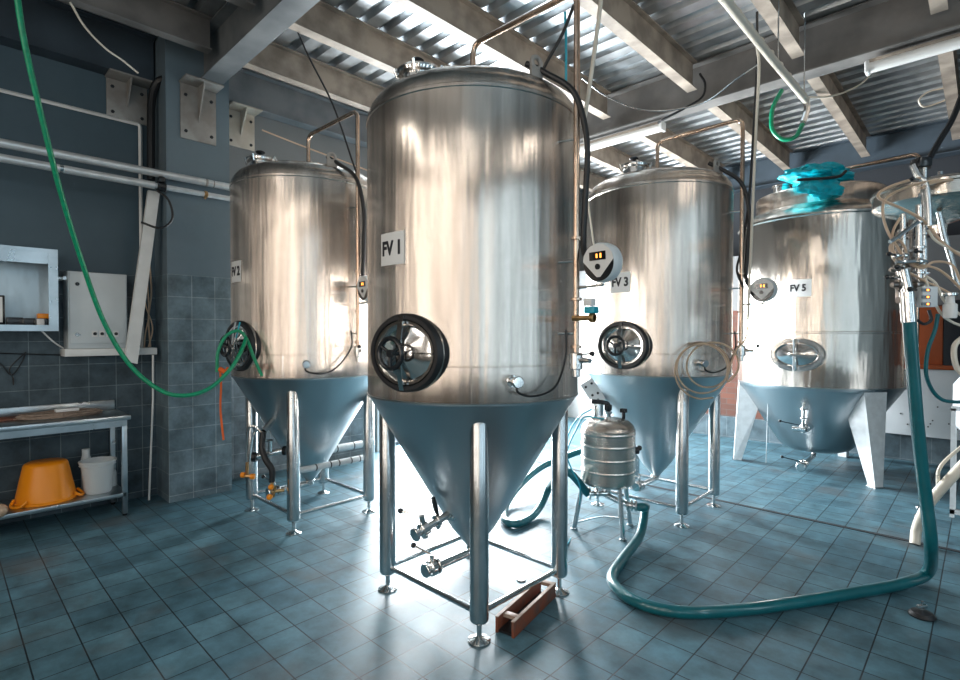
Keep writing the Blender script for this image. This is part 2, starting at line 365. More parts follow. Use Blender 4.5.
bracket((XW, 1.30, 3.63), .33, .355, 'bracket', 'steel bracket on the dark left wall beside the pillar')
bracket((-5.53, 1.80, 3.46), .32, .52, 'bracket', 'steel bracket on the pillar face under the girder')
bracket((XW, 2.36, 3.64), .30, .39, 'bracketw', 'cream coloured bracket on wall to the right of the pillar')

# ------------------------------------------------------------------ fermentation tanks
R1 = .637
def cyl_pt(cx, cy, R, az, z, off=0.):
    return Vector((cx+(R+off)*math.cos(az), cy+(R+off)*math.sin(az), z))
def curved_plate(cx, cy, R, az, z, w, h, off=.003, th=.003):
    b = MB(); n = 10; rows = []
    for s in (0, th):
        rows.append([[b.bm.verts.new(cyl_pt(cx, cy, R, az+(i/n-.5)*w/R, z+j*h/2, off+s)) for i in range(n+1)] for j in (-1, 1)])
    for s in (0, 1):
        for i in range(n): b.bm.faces.new((rows[s][0][i], rows[s][0][i+1], rows[s][1][i+1], rows[s][1][i]))
    for j in (0, 1):
        for i in range(n): b.bm.faces.new((rows[0][j][i], rows[0][j][i+1], rows[1][j][i+1], rows[1][j][i]))
    for i in (0, n): b.bm.faces.new((rows[0][0][i], rows[0][1][i], rows[1][1][i], rows[1][0][i]))
    return b
def name_plate(t, cx, cy, R, az, z, w, h, txt, size):
    p = curved_plate(cx, cy, R, az, z, w, h).build('name_plate', 'plate', t, label='white plate reading %s' % txt)
    b = text_bm(txt, size)
    for v in b.bm.verts:
        x, y, d = v.co; v.co = cyl_pt(cx, cy, R, az+x*.84/R, z+y, .0075+d)
    b.build('lettering', 'ink', p)
def valve(t, o, d, hdir, r=.026, name='valve', ball=True, hl=.13):
    """butterfly valve on a tube: body discs at o along d, lever handle towards hdir ending in a black ball"""
    d = Vector(d).normalized(); h = Vector(hdir).normalized(); o = Vector(o)
    b = MB().disc(o-d*.03, d, r*1.7, .012, 20).disc(o-d*.012, d, r*1.45, .024, 20).disc(o+d*.018, d, r*1.7, .012, 20)
    b.tube([o, o+h*r*2.2], r*.55, 10).box(o+h*r*2.3, (.03, .03, .016), bev=.003)
    v = b.build(name, 'pol', t)
    e = o+h*r*2.3; q = (h*.35+d*-.2+frame(d)[0]*.6).normalized() if False else None
    return v, e
def clamp(b, o, d, r):
    d = Vector(d).normalized(); o = Vector(o)
    b.disc(o-d*.008, d, r*1.75, .016, 18)
def manway(t, cx, cy, R, az, z, a=.245, bb=.195, wheel=True, style=0):
    o = cyl_pt(cx, cy, R, az, z); n = Vector((math.cos(az), math.sin(az), 0)); u = Vector((-math.sin(az), math.cos(az), 0)); k = Vector((0, 0, 1))
    def E(sa, sb, w_, N=56): return [o+u*sa*math.cos(2*PI*i/N)+k*sb*math.sin(2*PI*i/N)+n*w_ for i in range(N)]
    def loft(loops, close0=False, close1=False):
        b = MB(); L = [[b.bm.verts.new(p) for p in lp] for lp in loops]
        for p, q in zip(L, L[1:]):
            for i in range(len(p)): b.bm.faces.new((p[i], p[(i+1) % len(p)], q[(i+1) % len(p)], q[i]))
        if close1: b.bm.faces.new(L[-1])
        return b
    m = loft([E(a+.02, bb+.02, -.075), E(a+.014, bb+.014, -.012), E(a+.008, bb+.008, .002), E(a-.002, bb-.002, .002), E(a-.03, bb-.03, -.02)]).build('manway', 'pol' if style else 'steel', t)
    if style: loft([E(a-.002, bb-.002, .001), E(a-.004, bb-.004, .016), E(a-.028, bb-.028, .016), E(a-.032, bb-.032, -.01)]).build('gasket', 'leg', m)
    else: loft([E(a+.024, bb+.016, -.066), E(a+.018, bb+.014, -.03), E(a+.008, bb+.008, .01), E(a-.002, bb-.002, .022), E(a-.022, bb-.022, .022), E(a-.03, bb-.03, .002)]).build('gasket', 'black', m, label='black rubber gasket')
    loft([E(a-.029, bb-.029, .0), E(a-.03, bb-.03, .018), E(a-.044, bb-.044, .018), E(a-.046, bb-.046, -.01)]).build('inner_ring', 'pol', m)
    loft([E(a-.044, bb-.044, -.006), E(a-.06, bb-.06, .004), E((a-.09)*.9, (bb-.08)*.9, .012), E((a-.09)*.6, (bb-.08)*.6, .03), E((a-.09)*.3, (bb-.08)*.3, .04), E(.02, .015, .042)], close1=True).build('door', 'pol', m)
    # bowed strap across the opening and horizontal rib
    b = MB(); n_ = 14
    for i in range(n_):
        t0, t1 = i/n_*2-1, (i+1)/n_*2-1
        f = lambda q: o+k*q*(bb-.004)+n*(.026+.028*(1-q*q))
        p, q = f(t0), f(t1)
        b.box((p+q)/2, (.03, .012, (q-p).length*1.04), Matrix((u, n, (q-p).normalized())).transposed())
    b.build('strap', 'pol', m)
    MB().box(o+n*.03+u*.1, (.2, .008, .008), Matrix((u, n, k)).transposed()).build('rib', 'pol', m)
    c = o+n*.07
    b = MB().tube([c-n*.03, c+n*.045], .012, 10)
    if wheel:
        b.torus(c+n*.045, n, .075, .013, 30, 10)
        for q in (0, 2*PI/3, 4*PI/3):
            q += .5; b.tube([c+n*.045, c+n*.045+(u*math.cos(q)+k*math.sin(q))*.073], .009, 8)
        b.disc(c+n*.035, n, .02, .022, 16)
        b.build('handwheel', 'blackg', m, label='black ring handwheel')
    else:
        for q in (PI/2, PI, -PI/2, 0): b.tube([c+n*.03, c+n*.03+(u*math.cos(q)+k*math.sin(q))*(.17 if abs(math.cos(q)) < .5 else .1)], .009, 8)
        b.build('handle_bar', 'pol', m)
def controller(t, o, n, tube_pt, r=.098):
    """round temperature controller on a bracket arm"""
    n = Vector(n).normalized(); u = Vector((-n.y, n.x, 0)).normalized(); k = n.cross(u).normalized(); k = k if k.z > 0 else -k; o = Vector(o)
    B = MB().lathe([(0, -.085), (r*.8, -.083), (r*.96, -.07), (r, -.05), (r, -.012), (r*.94, 0), (0, 0)], o, n, 36).build('temperature_controller', 'box', t, label='round grey temperature controller with small screen')
    # white triangular face and dark flanks
    MB().lathe([(0, 0), (r*.93, 0), (r*.93, .002), (0, .002)], o, n, 36).build('bezel', 'blackg', B, label='black bezel')
    f = MB(); q = [(-.95, .12), (-.88, .42), (-.68, .68), (-.4, .87), (0, .95), (.4, .87), (.68, .68), (.88, .42), (.95, .12), (.12, -.72), (-.12, -.72)]
    f.bm.faces.new([f.bm.verts.new(o+n*.004+(u*a+k*c)*r) for a, c in q]); f.build('face_plate', 'plate', B, label='white face plate')
    R_ = Matrix((u, n, k)).transposed()
    MB().box(o+n*.006+k*r*.34, (r*1.0, .004, r*.42), R_).build('display', 'screen', B)
    MB().box(o+n*.009+k*r*.34+u*r*.22, (r*.09, .001, r*.22), R_).box(o+n*.009+k*r*.34-u*r*.02, (r*.09, .001, r*.2), R_).build('digits', 'led', B)
    MB().disc(o+n*.004-k*r*.2, n, r*.15, .008, 14).build('button', 'blackg', B)
    MB().bend([o-n*.03-k*r*.98, o-n*.03-k*(r+.012), Vector((tube_pt[0], tube_pt[1], o.z-r-.012))], .008, .01, 8).build('bracket_arm', 'leg', B)

def fv(name, cx, cy, maz, laz, lz, txt, label, seed, sample=True, ctl=True, lts=.092, paz=-27):
    rnd = random.Random(seed); t = thing('fermentation_tank', (cx, cy, 0), label, 'fermentation tank')
    c = (cx, cy, 0); rad = math.radians
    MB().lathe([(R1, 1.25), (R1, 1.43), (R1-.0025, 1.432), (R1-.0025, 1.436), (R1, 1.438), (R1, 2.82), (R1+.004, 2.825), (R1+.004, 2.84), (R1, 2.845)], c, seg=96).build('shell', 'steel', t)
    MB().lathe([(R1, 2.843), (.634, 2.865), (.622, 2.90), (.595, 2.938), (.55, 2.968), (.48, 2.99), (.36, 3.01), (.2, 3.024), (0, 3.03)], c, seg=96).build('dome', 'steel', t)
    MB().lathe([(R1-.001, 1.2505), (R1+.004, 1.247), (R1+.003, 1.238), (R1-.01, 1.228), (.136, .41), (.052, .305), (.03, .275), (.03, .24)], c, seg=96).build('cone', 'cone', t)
    MB().box((cx+.7*0+R1*math.cos(rad(-46)), cy+R1*math.sin(rad(-46)), 1.34), (.004, .006, .18), Matrix.Rotation(rad(-46), 3, 'Z')).build('weld_seam', 'pol', t)
    for sx, sy in ((1, -1), (-1, -1), (1, 1), (-1, 1)):
        p = Vector((cx+sx*.398, cy+sy*.357, 0))
        l = MB().lathe([(.012, .1), (.042, .103), (.049, .112), (.05, .12), (.05, 1.135), (.042, 1.15), (0, 1.155)], p, seg=28).build('leg', 'leg', t)
        MB().lathe([(0, 0), (.06, 0), (.06, .005), (.05, .010), (.024, .018), (.013, .026), (.013, .1)], p, seg=24).build('foot', 'pol', l)
    for a, b_ in (((-1, -1), (1, -1)), ((1, -1), (1, 1)), ((1, 1), (-1, 1)), ((-1, 1), (-1, -1))):
        MB().tube([(cx+a[0]*.398, cy+a[1]*.357, .145), (cx+b_[0]*.398, cy+b_[1]*.357, .145)], .016, 12).build('crossbar', 'leg', t)
    manway(t, cx, cy, R1, rad(maz), 1.5, a=.225)
    name_plate(t, cx, cy, R1, rad(laz), lz, .185, .17, txt, lts*1.1)
    # top hatch
    h = Vector((cx-.01, cy-.41, 2.995)); nn = Vector((0, -.16, 1)).normalized()
    hb = MB().lathe([(.10, -.03), (.10, .03), (.125, .034), (.13, .045), (.13, .058), (.12, .066), (.05, .075), (0, .077)], h, nn, 36).build('top_hatch', 'pol', t)
    b = MB().tube([h+nn*.07, h+nn*.11], .012, 8).ball(h+nn*.12, .026, 12, (1.5, 1.5, .6)); b.build('knob', 'blackg', hb)
    for q in range(5):
        a = q*1.256+.3; MB().tube([h+Vector((math.cos(a)*.125, math.sin(a)*.125, .02)), h+Vector((math.cos(a)*.14, math.sin(a)*.14, .07))], .009, 8).build('hatch_clamp', 'pol', hb)
    for a in (-10, 170):
        a = rad(a); e = Vector((cx+.575*math.cos(a), cy+.575*math.sin(a), 2.93)); R_ = Matrix.Rotation(a+PI/2, 3, 'Z')
        u = Vector((-math.sin(a), math.cos(a), 0)) if False else Vector((math.cos(a), math.sin(a), 0))
        g = MB(); L0 = []
        prof = [(-.05, 0), (-.045, .07)]+[(-.042*math.cos(q*PI/8), .08+.042*math.sin(q*PI/8)) for q in range(9)]+[(.045, .07), (.05, 0)]
        vv = Vector((-math.sin(a), math.cos(a), 0))
        g.torus(e+Vector((0, 0, .09)), u, .03, .013, 24, 8); g.box(e+Vector((0, 0, .025)), (.02, .08, .09), Matrix.Rotation(a, 3, 'Z'), .004)
        g.build('lifting_lug', 'bracket', t)
    # cleaning pipe: rises at the crown, runs sideways and drops along the side
    px, py = cx+.725, cy+.04
    b = MB().bend([(cx, cy, 3.0), (cx, cy, 3.37), (px, py, 3.39), (px, py, 1.50)], .017, .07, 14)
    for z in (2.1, 1.78, 1.53): clamp(b, (px, py, z), (0, 0, 1), .017)
    clamp(b, (cx, cy, 3.1), (0, 0, 1), .02)
    cp = b.build('cleaning_pipe', 'cu', t)
    for z in (2.62, 1.98, 1.60): MB().tube([(cx+R1-.02, cy, z), (px, py, z)], .006, 8).build('pipe_support', 'leg', cp)
    b = MB().disc((px, py, 1.41), (0, 0, 1), .036, .09, 18).disc((px, py, 1.37), (0, 0, 1), .022, .05, 14).bend([(px, py, 1.46), (px+.10, py-.02, 1.46)], .014, .02)
    vl = b.build('bottom_valve', 'pol', cp)
    MB().tube([(px+.03, py-.03, 1.49), (px+.15, py-.09, 1.50)], .005, 8).build('lever', 'pol', vl)
    MB().ball((px+.155, py-.092, 1.50), .015).build('handle_ball', 'blackg', vl, label='black ball knob')
    # stub across the top
    MB().bend([(cx, cy, 3.12), (cx-.1, cy-.1, 3.12), (cx-.16, cy-.16, 3.02)], .012, .03).build('side_branch', 'cu', cp)
    if ctl:
        co = Vector((cx+.90, cy-.03, 1.95)); controller(t, co, (-.12, -1, -.08), (px, py))
        MB().tube([co-Vector((.07, -.03, 0)), Vector((px+.03, py+.02, 2.06)), Vector((px+.035, py+.03, 2.3)), Vector((px+.05, py+.02, 2.6)), Vector((px+.0, py-.02, 2.85)), Vector((cx+.60, cy-.06, 2.97)), Vector((cx+.5, cy-.1, 3.04))], .016, 10, 8).build('power_cable', 'black', t, label='black power cable')
    # probe on the side
    a = rad(paz); p0 = cyl_pt(cx, cy, R1, a, 1.36, -.01); p1 = cyl_pt(cx, cy, R1, a, 1.36, .05); nr = (p1-p0).normalized()
    pb = MB().disc(p0, nr, .032, .016, 20).tube([p0, p1], .016, 12).disc(p1, nr, .030, .028, 20).build('probe', 'pol', t)
    MB().tube([p1+nr*.015, p1+nr*.02-Vector((0, 0, .05)), cyl_pt(cx, cy, R1, a+.15, 1.285, .05), cyl_pt(cx, cy, R1, a+.32, 1.33, .07), cyl_pt(cx, cy, R1, -.02, 1.48, .06), cyl_pt(cx, cy, R1, 0.0, 1.62, .05)], .006, 8, 8).build('probe_cable', 'black', pb)
    # sample outlet on the cone and the bottom outlet, both towards the front
    if sample:
        z = .53; O = Vector((cx, cy-.20, z)); dd = Vector((0, -.97, -.2)).normalized(); uu = Vector((0, -.2, .97)).normalized()
        b = MB().tube([O-dd*.04, O+dd*.27], .022, 14)
        for q in (-.0, .10, .265): clamp(b, O+dd*q, dd, .022)
        sv = b.build('sample_valve', 'pol', t)
        c_ = O+dd*.2
        MB().disc(c_-dd*.025, dd, .040, .05, 18).tube([c_, c_+uu*.085], .015, 10).tube([c_, c_-uu*.05], .018, 10).build('valve_body', 'pol', sv)
        MB().tube([O+dd*.1, O+dd*.1-uu*.045], .011, 8).build('bleed_screw', 'pol', sv)
        MB().tube([c_+uu*.075, c_+uu*.085+Vector((-.12, -.05, .01))], .007, 8).build('lever', 'pol', sv)
        MB().ball(c_+uu*.085+Vector((-.125, -.052, .01)), .017).build('handle_ball', 'blackg', sv, label='black ball knob')
        g_ = O+dd*.085+uu*.02; MB().tube([g_, g_+uu*.05+Vector((-.01, 0, 0)), g_+uu*.12+Vector((-.02, 0, 0))], [.007, .015, .013], 10).build('grip', 'blackg', sv)
        MB().disc(O+dd*.2705, dd, .016, .0015, 16).build('open_end', 'dark', sv)
        MB().disc(O-dd*.02, dd, .055, .02, 6).build('mounting_nut', 'pol', sv)
    b = MB().bend([(cx, cy, .30), (cx, cy, .25), (cx+.005, cy-.39, .25)], .024, .05, 14)
    clamp(b, (cx, cy-.30, .25), (0, 1, 0), .026); clamp(b, (cx, cy-.385, .25), (0, 1, 0), .022); clamp(b, (cx, cy, .275), (0, 0, 1), .024)
    ov = b.build('outlet_pipe', 'pol', t)
    MB().disc((cx, cy-.36, .25), (0, 1, 0), .045, .045, 20).tube([(cx, cy-.335, .25), (cx, cy-.335, .33)], .015, 10).build('valve_body', 'pol', ov)
    MB().tube([(cx, cy-.335, .325), (cx-.12, cy-.37, .355)], .007, 8).build('lever', 'pol', ov)
    MB().ball((cx-.125, cy-.371, .357), .017).build('handle_ball', 'blackg', ov, label='black ball knob')
    MB().disc((cx+.005, cy-.392, .25), (0, 1, 0), .017, .0015, 16).build('open_end', 'dark', ov)
    return t
FV1 = (-2.281, 2.308); FV2 = (-4.376, 2.336); FV3 = (-2.2, 4.65)
T1 = fv('FV1', *FV1, -78.5, -87, 2.045, 'FV 1', 'large front stainless steel conical tank marked FV 1', 1)
T2 = fv('FV2', *FV2, -65-20, -90, 2.10, 'FV 2', 'stainless steel conical tank marked FV 2 beside the tiled pillar', 2, sample=False, paz=-30)
T3 = fv('FV3', *FV3, -90, -92, 2.03, 'FV 3', 'stainless steel conical tank with partly hidden plate FV 3 behind the small barrel', 3, sample=False, paz=-33)

# tank five: wider, three tapered box legs
c5 = (-1.457, 7.34); R5 = .846
t5 = thing('fermentation_tank', (*c5, 0), 'wide stainless steel tank marked FV 5 on tapered box legs', 'fermentation tank')
MB().lathe([(R5, 1.02), (R5+.004, 1.6), (R5+.012, 1.605), (R5+.012, 1.62), (R5+.004, 1.625), (R5, 2.86), (R5+.012, 2.872), (R5+.012, 2.892), (R5, 2.90)], (*c5, 0), seg=96).build('shell', 'steel5', t5)
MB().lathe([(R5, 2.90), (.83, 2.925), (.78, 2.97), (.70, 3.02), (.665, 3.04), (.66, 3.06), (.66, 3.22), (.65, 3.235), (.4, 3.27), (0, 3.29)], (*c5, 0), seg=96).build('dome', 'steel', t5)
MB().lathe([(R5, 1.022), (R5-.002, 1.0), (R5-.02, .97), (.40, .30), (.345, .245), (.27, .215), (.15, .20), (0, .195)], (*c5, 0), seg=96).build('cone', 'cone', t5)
for a in (-160, -40, 80):
    a = math.radians(a); u = Vector((math.cos(a), math.sin(a), 0)); v = Vector((-u.y, u.x, 0)); c = Vector((*c5, 0))
    b = MB()
    lo = [c+u*.80+v*.045, c+u*.80-v*.045, c+u*.89-v*.045, c+u*.89+v*.045]
    hi = [c+u*.62+v*.13+Vector((0, 0, .70)), c+u*.62-v*.13+Vector((0, 0, .70)), c+u*.835-v*.13+Vector((0, 0, .985)), c+u*.835+v*.13+Vector((0, 0, .985))]
    lo = [p+Vector((0, 0, .006)) for p in lo]
    A = [b.bm.verts.new(p) for p in lo]; B_ = [b.bm.verts.new(p) for p in hi]
    for i in range(4): b.bm.faces.new((A[i], A[(i+1) % 4], B_[(i+1) % 4], B_[i]))
    b.bm.faces.new(A); b.bm.faces.new(B_[::-1])
    lg = b.build('leg', 'insul', t5, label='tapered pale box leg')
    MB().box(c+u*.845+Vector((0, 0, .004)), (.11, .11, .008), Matrix.Rotation(a, 3, 'Z')).build('foot_plate', 'leg', lg)
manway(t5, *c5, R5, math.radians(-91.5), 1.37, .255, .175, wheel=False, style=1)
name_plate(t5, *c5, R5, math.radians(-90.7), 2.09, .25, .185, 'FV 5', .10)
nb = MB().lathe([(.10, 3.2), (.10, 3.31), (.115, 3.315), (.115, 3.335), (0, 3.34)], (c5[0]-.28, c5[1]-.40, 0), seg=32).build('top_neck', 'pol', t5)
x5, y5 = c5[0]+.93, c5[1]
b = MB().bend([(c5[0]+.1, y5, 3.25), (c5[0]+.1, y5, 3.5), (x5, y5-.05, 3.52), (x5, y5-.05, .98)], .02, .08)
for z in (2.3, 1.9, 1.1): clamp(b, (x5, y5-.05, z), (0, 0, 1), .02)
cp5 = b.build('cleaning_pipe', 'cu', t5)
MB().tube([(x5-.07, y5-.12, 2.5), (x5-.07, y5-.12, 1.0)], .014, 10).build('level_tube', 'pol', t5)
for z in (2.6, 2.0, 1.2): MB().tube([(c5[0]+R5-.05, y5-.03, z), (x5, y5-.05, z)], .008, 8).build('pipe_support', 'leg', cp5)
b = MB().tube([(c5[0]+.04, c5[1]-.72, .86), (c5[0]+.04, c5[1]-.79, .80), (c5[0]+.04, c5[1]-.79, .52)], .016, 10)
for z in (.78, .68, .56): clamp(b, (c5[0]+.04, c5[1]-.79, z), (0, 0, 1), .02)
b.disc((c5[0]-.06, c5[1]-.80, .56), (1, -.2, 0), .028, .14, 14)
b.disc((c5[0]+.04, c5[1]-.74, .56), (0, 1, 0), .05, .2, 14)
sv = b.build('sample_valve', 'pol', t5)
MB().tube([(c5[0]+.02, c5[1]-.82, .60), (c5[0]-.16, c5[1]-.86, .63)], .005, 8).ball((c5[0]-.17, c5[1]-.86, .632), .016).build('lever', 'blackg', sv)
b = MB().bend([(c5[0], c5[1]-.1, .24), (c5[0], c5[1]-.1, .14), (c5[0]+.02, c5[1]-.78, .14)], .026, .05)
b.disc((c5[0]+.02, c5[1]-.80, .14), (0, 1, 0), .05, .05, 18).disc((c5[0]+.01, c5[1]-.6, .14), (0, 1, 0), .045, .03, 18)
ov = b.build('outlet_pipe', 'pol', t5)
MB().tube([(c5[0]+.02, c5[1]-.62, .16), (c5[0]-.17, c5[1]-.74, .21)], .006, 8).ball((c5[0]-.175, c5[1]-.742, .212), .017).build('lever', 'blackg', ov)
MB().box((c5[0]+.55, c5[1]-.15, .45), (.25, .04, .06)).build('cone_bracket', 'leg', t5) if False else None
# thin sight wire hanging from the manway
MB().tube([cyl_pt(*c5, R5, math.radians(-109), 1.30, .04), on(766, 463, 2, .003)], .004, 6).build('drain_tube', 'insul', label='thin pale tube hanging from hatch of tank FV 5 to floor', cat='tube')

# turquoise bag lying on tank five
random.seed(3)
from mathutils import noise
def crumple(c, sx, sy, sz, seed, sub=4):
    b = MB(); t_ = bmesh.new(); bmesh.ops.create_icosphere(t_, subdivisions=sub, radius=1)
    for v in t_.verts:
        n_ = noise.fractal(v.co*1.7+Vector(seed), 1, 2, 3); n2 = abs(noise.noise(v.co*4.5+Vector(seed)))
        q = v.co*(1+.35*n_-.22*n2); v.co = c+RT*(q.x*sx)+Vector((-sy_, cy_, 0))*(q.y*sy)+Vector((0, 0, 1))*(q.z*sz-.10*sz*q.x)
    b.add(t_); return b
c = D(818, 176, 5.78)
bag = crumple(c, .38, .24, .105, (3, 1, 7)).build('plastic_bag', 'bag', label='crumpled turquoise plastic bag on top of tank FV 5', cat='bag', ang=60)
crumple(D(821, 187, 5.60), .23, .07, .12, (9, 2, 1)).build('bag_tail', 'bag', bag, ang=60)
MB().tube([D(797, 180, 5.5), D(812, 179, 5.5), D(828, 178, 5.5), D(840, 176, 5.52), D(846, 171, 5.55)], .016, 8, 6).build('dark_tie', 'black', bag)

# ------------------------------------------------------------------ small barrel on legs
k3 = Vector((-2.198, 3.784, 0))
tk = thing('small_barrel', tuple(k3), 'small ribbed stainless barrel on three legs in front of tank FV 3', 'barrel')
pr = [(0, .36), (.12, .365), (.19, .385), (.213, .41), (.213, .42)]
for z in (.50, .60, .705, .80):
    pr += [(.213, z-.03), (.213, z-.0125), (.213, z-.012), (.2165, z-.006), (.2165, z+.006), (.213, z+.012), (.213, z+.0125), (.213, z+.03)]
pr += [(.213, .825), (.20, .86), (.165, .895), (.1, .915), (0, .925)]
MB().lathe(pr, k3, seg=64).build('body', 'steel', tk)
right = RT; fwd = Vector((-sy_, cy_, 0))
for q, (a, b_) in enumerate(((.06, -.2), (-.24, .02), (.19, .1))):
    p = k3+right*a*.82+fwd*b_*.82; e = k3+right*a*1.12+fwd*b_*1.05
    MB().tube([p+Vector((0, 0, .42)), e+Vector((0, 0, .01))], .019, 12).disc(e, (0, 0, 1), .026, .012, 14).build('leg', 'leg', tk)
MB().tube([k3+right*.21+fwd*.105+Vector((0, 0, .05)), k3+right*0+fwd*.17+Vector((0, 0, .05)), k3-right*.27+fwd*.02+Vector((0, 0, .05))], .008, 8, 6).build('brace', 'leg', tk)
b = MB().tube([k3+Vector((0, 0, .9)), k3+Vector((0, 0, .97))], .022, 12).disc(k3+Vector((0, 0, .95)), (0, 0, 1), .032, .02, 16)
b.build('top_fitting', 'pol', tk)
MB().tube([k3+Vector((0, 0, .965)), k3+Vector((0, 0, 1.02)), k3-right*.03+Vector((0, 0, 1.04)), k3-right*.14+Vector((0, 0, 1.05))], .019, 10, 4).box(k3+Vector((0, 0, 1.0)), (.05, .05, .05), bev=.008).build('tap_head', 'blackg', tk, label='black plastic tap head')
q = k3+right*.125; b = MB().tube([q+Vector((0, 0, .86)), q+Vector((0, 0, .96))], .014, 10).box(q+Vector((0, 0, .975)), (.05, .04, .035), bev=.006); b.build('vent_cap', 'blackg', tk)
q = k3+right*.22+Vector((0, 0, .65)); MB().disc(q-right*.02, right, .03, .05, 16).ball(q+right*.035+Vector((0, 0, .02)), .022).build('side_knob', 'blackg', tk)
q = k3-right*.08-fwd*.08+Vector((0, 0, .31))
b = MB().tube([k3+Vector((-0.0, 0, .37)), k3+Vector((0, 0, .30)), k3-right*.02+Vector((0, 0, .29)), k3+right*.12-fwd*.12+Vector((0, 0, .25)), k3+right*.185-fwd*.14+Vector((0, 0, .24))], .024, 12, 6)
for s_ in (.12, .155, .185): clamp(b, k3+right*s_-fwd*(.1+s_*.2)+Vector((0, 0, .245)), right-fwd*.2, .026)
b.tube([k3+Vector((0, 0, .30)), k3-right*.16-fwd*.04+Vector((0, 0, .31))], .022, 12); clamp(b, k3-right*.1-fwd*.03+Vector((0, 0, .31)), right, .026); clamp(b, k3-right*.16-fwd*.04+Vector((0, 0, .31)), right, .028)
b.build('outlet_pipe', 'pol', tk)

# ------------------------------------------------------------------ big teal hoses
HR = .034
ks = k3+right*.19-fwd*.14+Vector((0, 0, .24))
pts = [ks, ks+right*.06-fwd*.02+Vector((0, 0, -.002)), G(645, 508, .19), G(640, 535, .07), G(622, 560, HR+.002), G(612, 580, HR+.002), G(635, 601, HR+.002), G(680, 612, HR+.002), G(740, 610, HR+.002), G(800, 602, HR+.002), G(860, 592, HR+.002), G(905, 583, HR+.003), G(928, 572, .075), D(931, 545, 3.13), D(926, 500, 3.13), D(919, 440, 3.13), D(913, 370, 3.12), D(909, 316, 3.1)]
h = MB().tube(pts, HR, 16, 10).build('transfer_hose', 'teal', label='thick teal hose from small barrel across floor to the valve manifold', cat='hose')
MB().tube([D(909, 322, 3.1), D(907, 292, 3.1)], .039, 16).build('hose_collar', 'pol', h)
pts = [k3-right*.17-fwd*.04+Vector((0, 0, .31)), D(566, 471, 4.2), G(550, 487, .22), G(541, 505, .08), G(530, 518, HR+.002), G(514, 524, HR+.002), G(504, 518, HR+.002), G(507, 503, HR+.02), G(520, 485, .13), G(540, 468, .22), G(562, 458, .32), G(590, 448, .45)]
MB().tube(pts, HR*.95, 16, 10).build('transfer_hose', 'teal', label='thick teal hose looping on the floor behind front tank FV 1', cat='hose')
for i, (ps, lab) in enumerate((([D(604, 419, 4.2), D(585, 417, 4.15), D(577, 428, 4.1), D(567, 452, 4.1), D(572, 470, 4.1), D(580, 488, 4.05), G(577, 520, .02), G(566, 545, .01), G(560, 520, .01)], 'thin turquoise tube dangling from barrel top to the floor'),
        ([D(592, 409, 4.5), D(578, 418, 4.4), D(567, 438, 4.3), D(560, 470, 4.2), G(556, 500, .02)], 'thin turquoise tube rising behind the barrel'))):
    MB().tube(ps, .006, 8, 8).build('air_tube', 'dteal', label=lab, cat='tube')

# ------------------------------------------------------------------ long rusty crate on floor
A, B_, C_ = G(496, 633), G(514, 639), G(556, 597)
A = Vector((A.x, A.y, 0)); du = (C_-B_); Lc = du.length; du.normalize(); dv = Vector((-du.y, du.x, 0)); Wc = .115; Hc = .085
if (A-B_).dot(dv) < 0: dv = -dv
rot = Matrix((du, dv, Vector((0, 0, 1)))).transposed(); o = B_+du*Lc/2+dv*Wc/2
tc_ = thing('wooden_trough', (o.x, o.y, 0), 'long narrow rusty brown wooden trough by the front tank foot', 'trough')
for s_ in (-1, 1):
    MB().box(o+dv*s_*(Wc/2-.008)+Vector((0, 0, Hc/2)), (Lc, .016, Hc), rot, .002).build('side_board', 'rust', tc_)
MB().box(o+Vector((0, 0, .008)), (Lc-.02, Wc-.03, .012), rot).build('bottom_board', 'black', tc_, label='black bottom board')  # bottom in flat black, much darker than the side boards
for s_ in (-.36, .48): MB().box(o+du*Lc*s_+Vector((0, 0, Hc-.012)), (.035, Wc-.034, .02), rot, .002).build('crosspiece', 'rustlt', tc_)
for s_ in (-1, 1): MB().box(o+dv*s_*(Wc/2-.008)+Vector((0, 0, Hc+.002)), (Lc, .018, .004), rot).build('top_edge', 'rustlt', tc_)

# ------------------------------------------------------------------ floor channel, gullies and small things
MB().span((XW+.9, 5.17, .001), (XR-.1, 5.215, .004)).build('drain_channel', 'dark', label='narrow dark drain channel crossing the floor in front of tank FV 5', cat='drain')
g = G(518, 553); MB().disc((g.x, g.y, .0005), (0, 0, 1), .03, .006, 24).build('floor_gully', 'brass', label='small round rusty floor gully under front tank, farther one', cat='drain')
g = G(521, 580); MB().disc((g.x, g.y, .0005), (0, 0, 1), .03, .006, 24).build('floor_gully', 'bracket', label='small round grey floor gully near the trough', cat='drain')
g = G(922, 616)
t = thing('floor_stand', (g.x, g.y, 0), 'black round foot with small metal bracket on the floor under the teal hose', 'stand')
MB().lathe([(0, 0), (.062, 0), (.064, .008), (.05, .024), (.02, .03), (0, .03)], (g.x, g.y, 0), seg=28).build('base', 'black', t)
MB().box((g.x, g.y, .055), (.055, .02, .018), Matrix.Rotation(.9, 3, 'Z'), .003).tube([(g.x, g.y, .02), (g.x, g.y, .085)], .006, 8).build('bracket', 'pol', t)

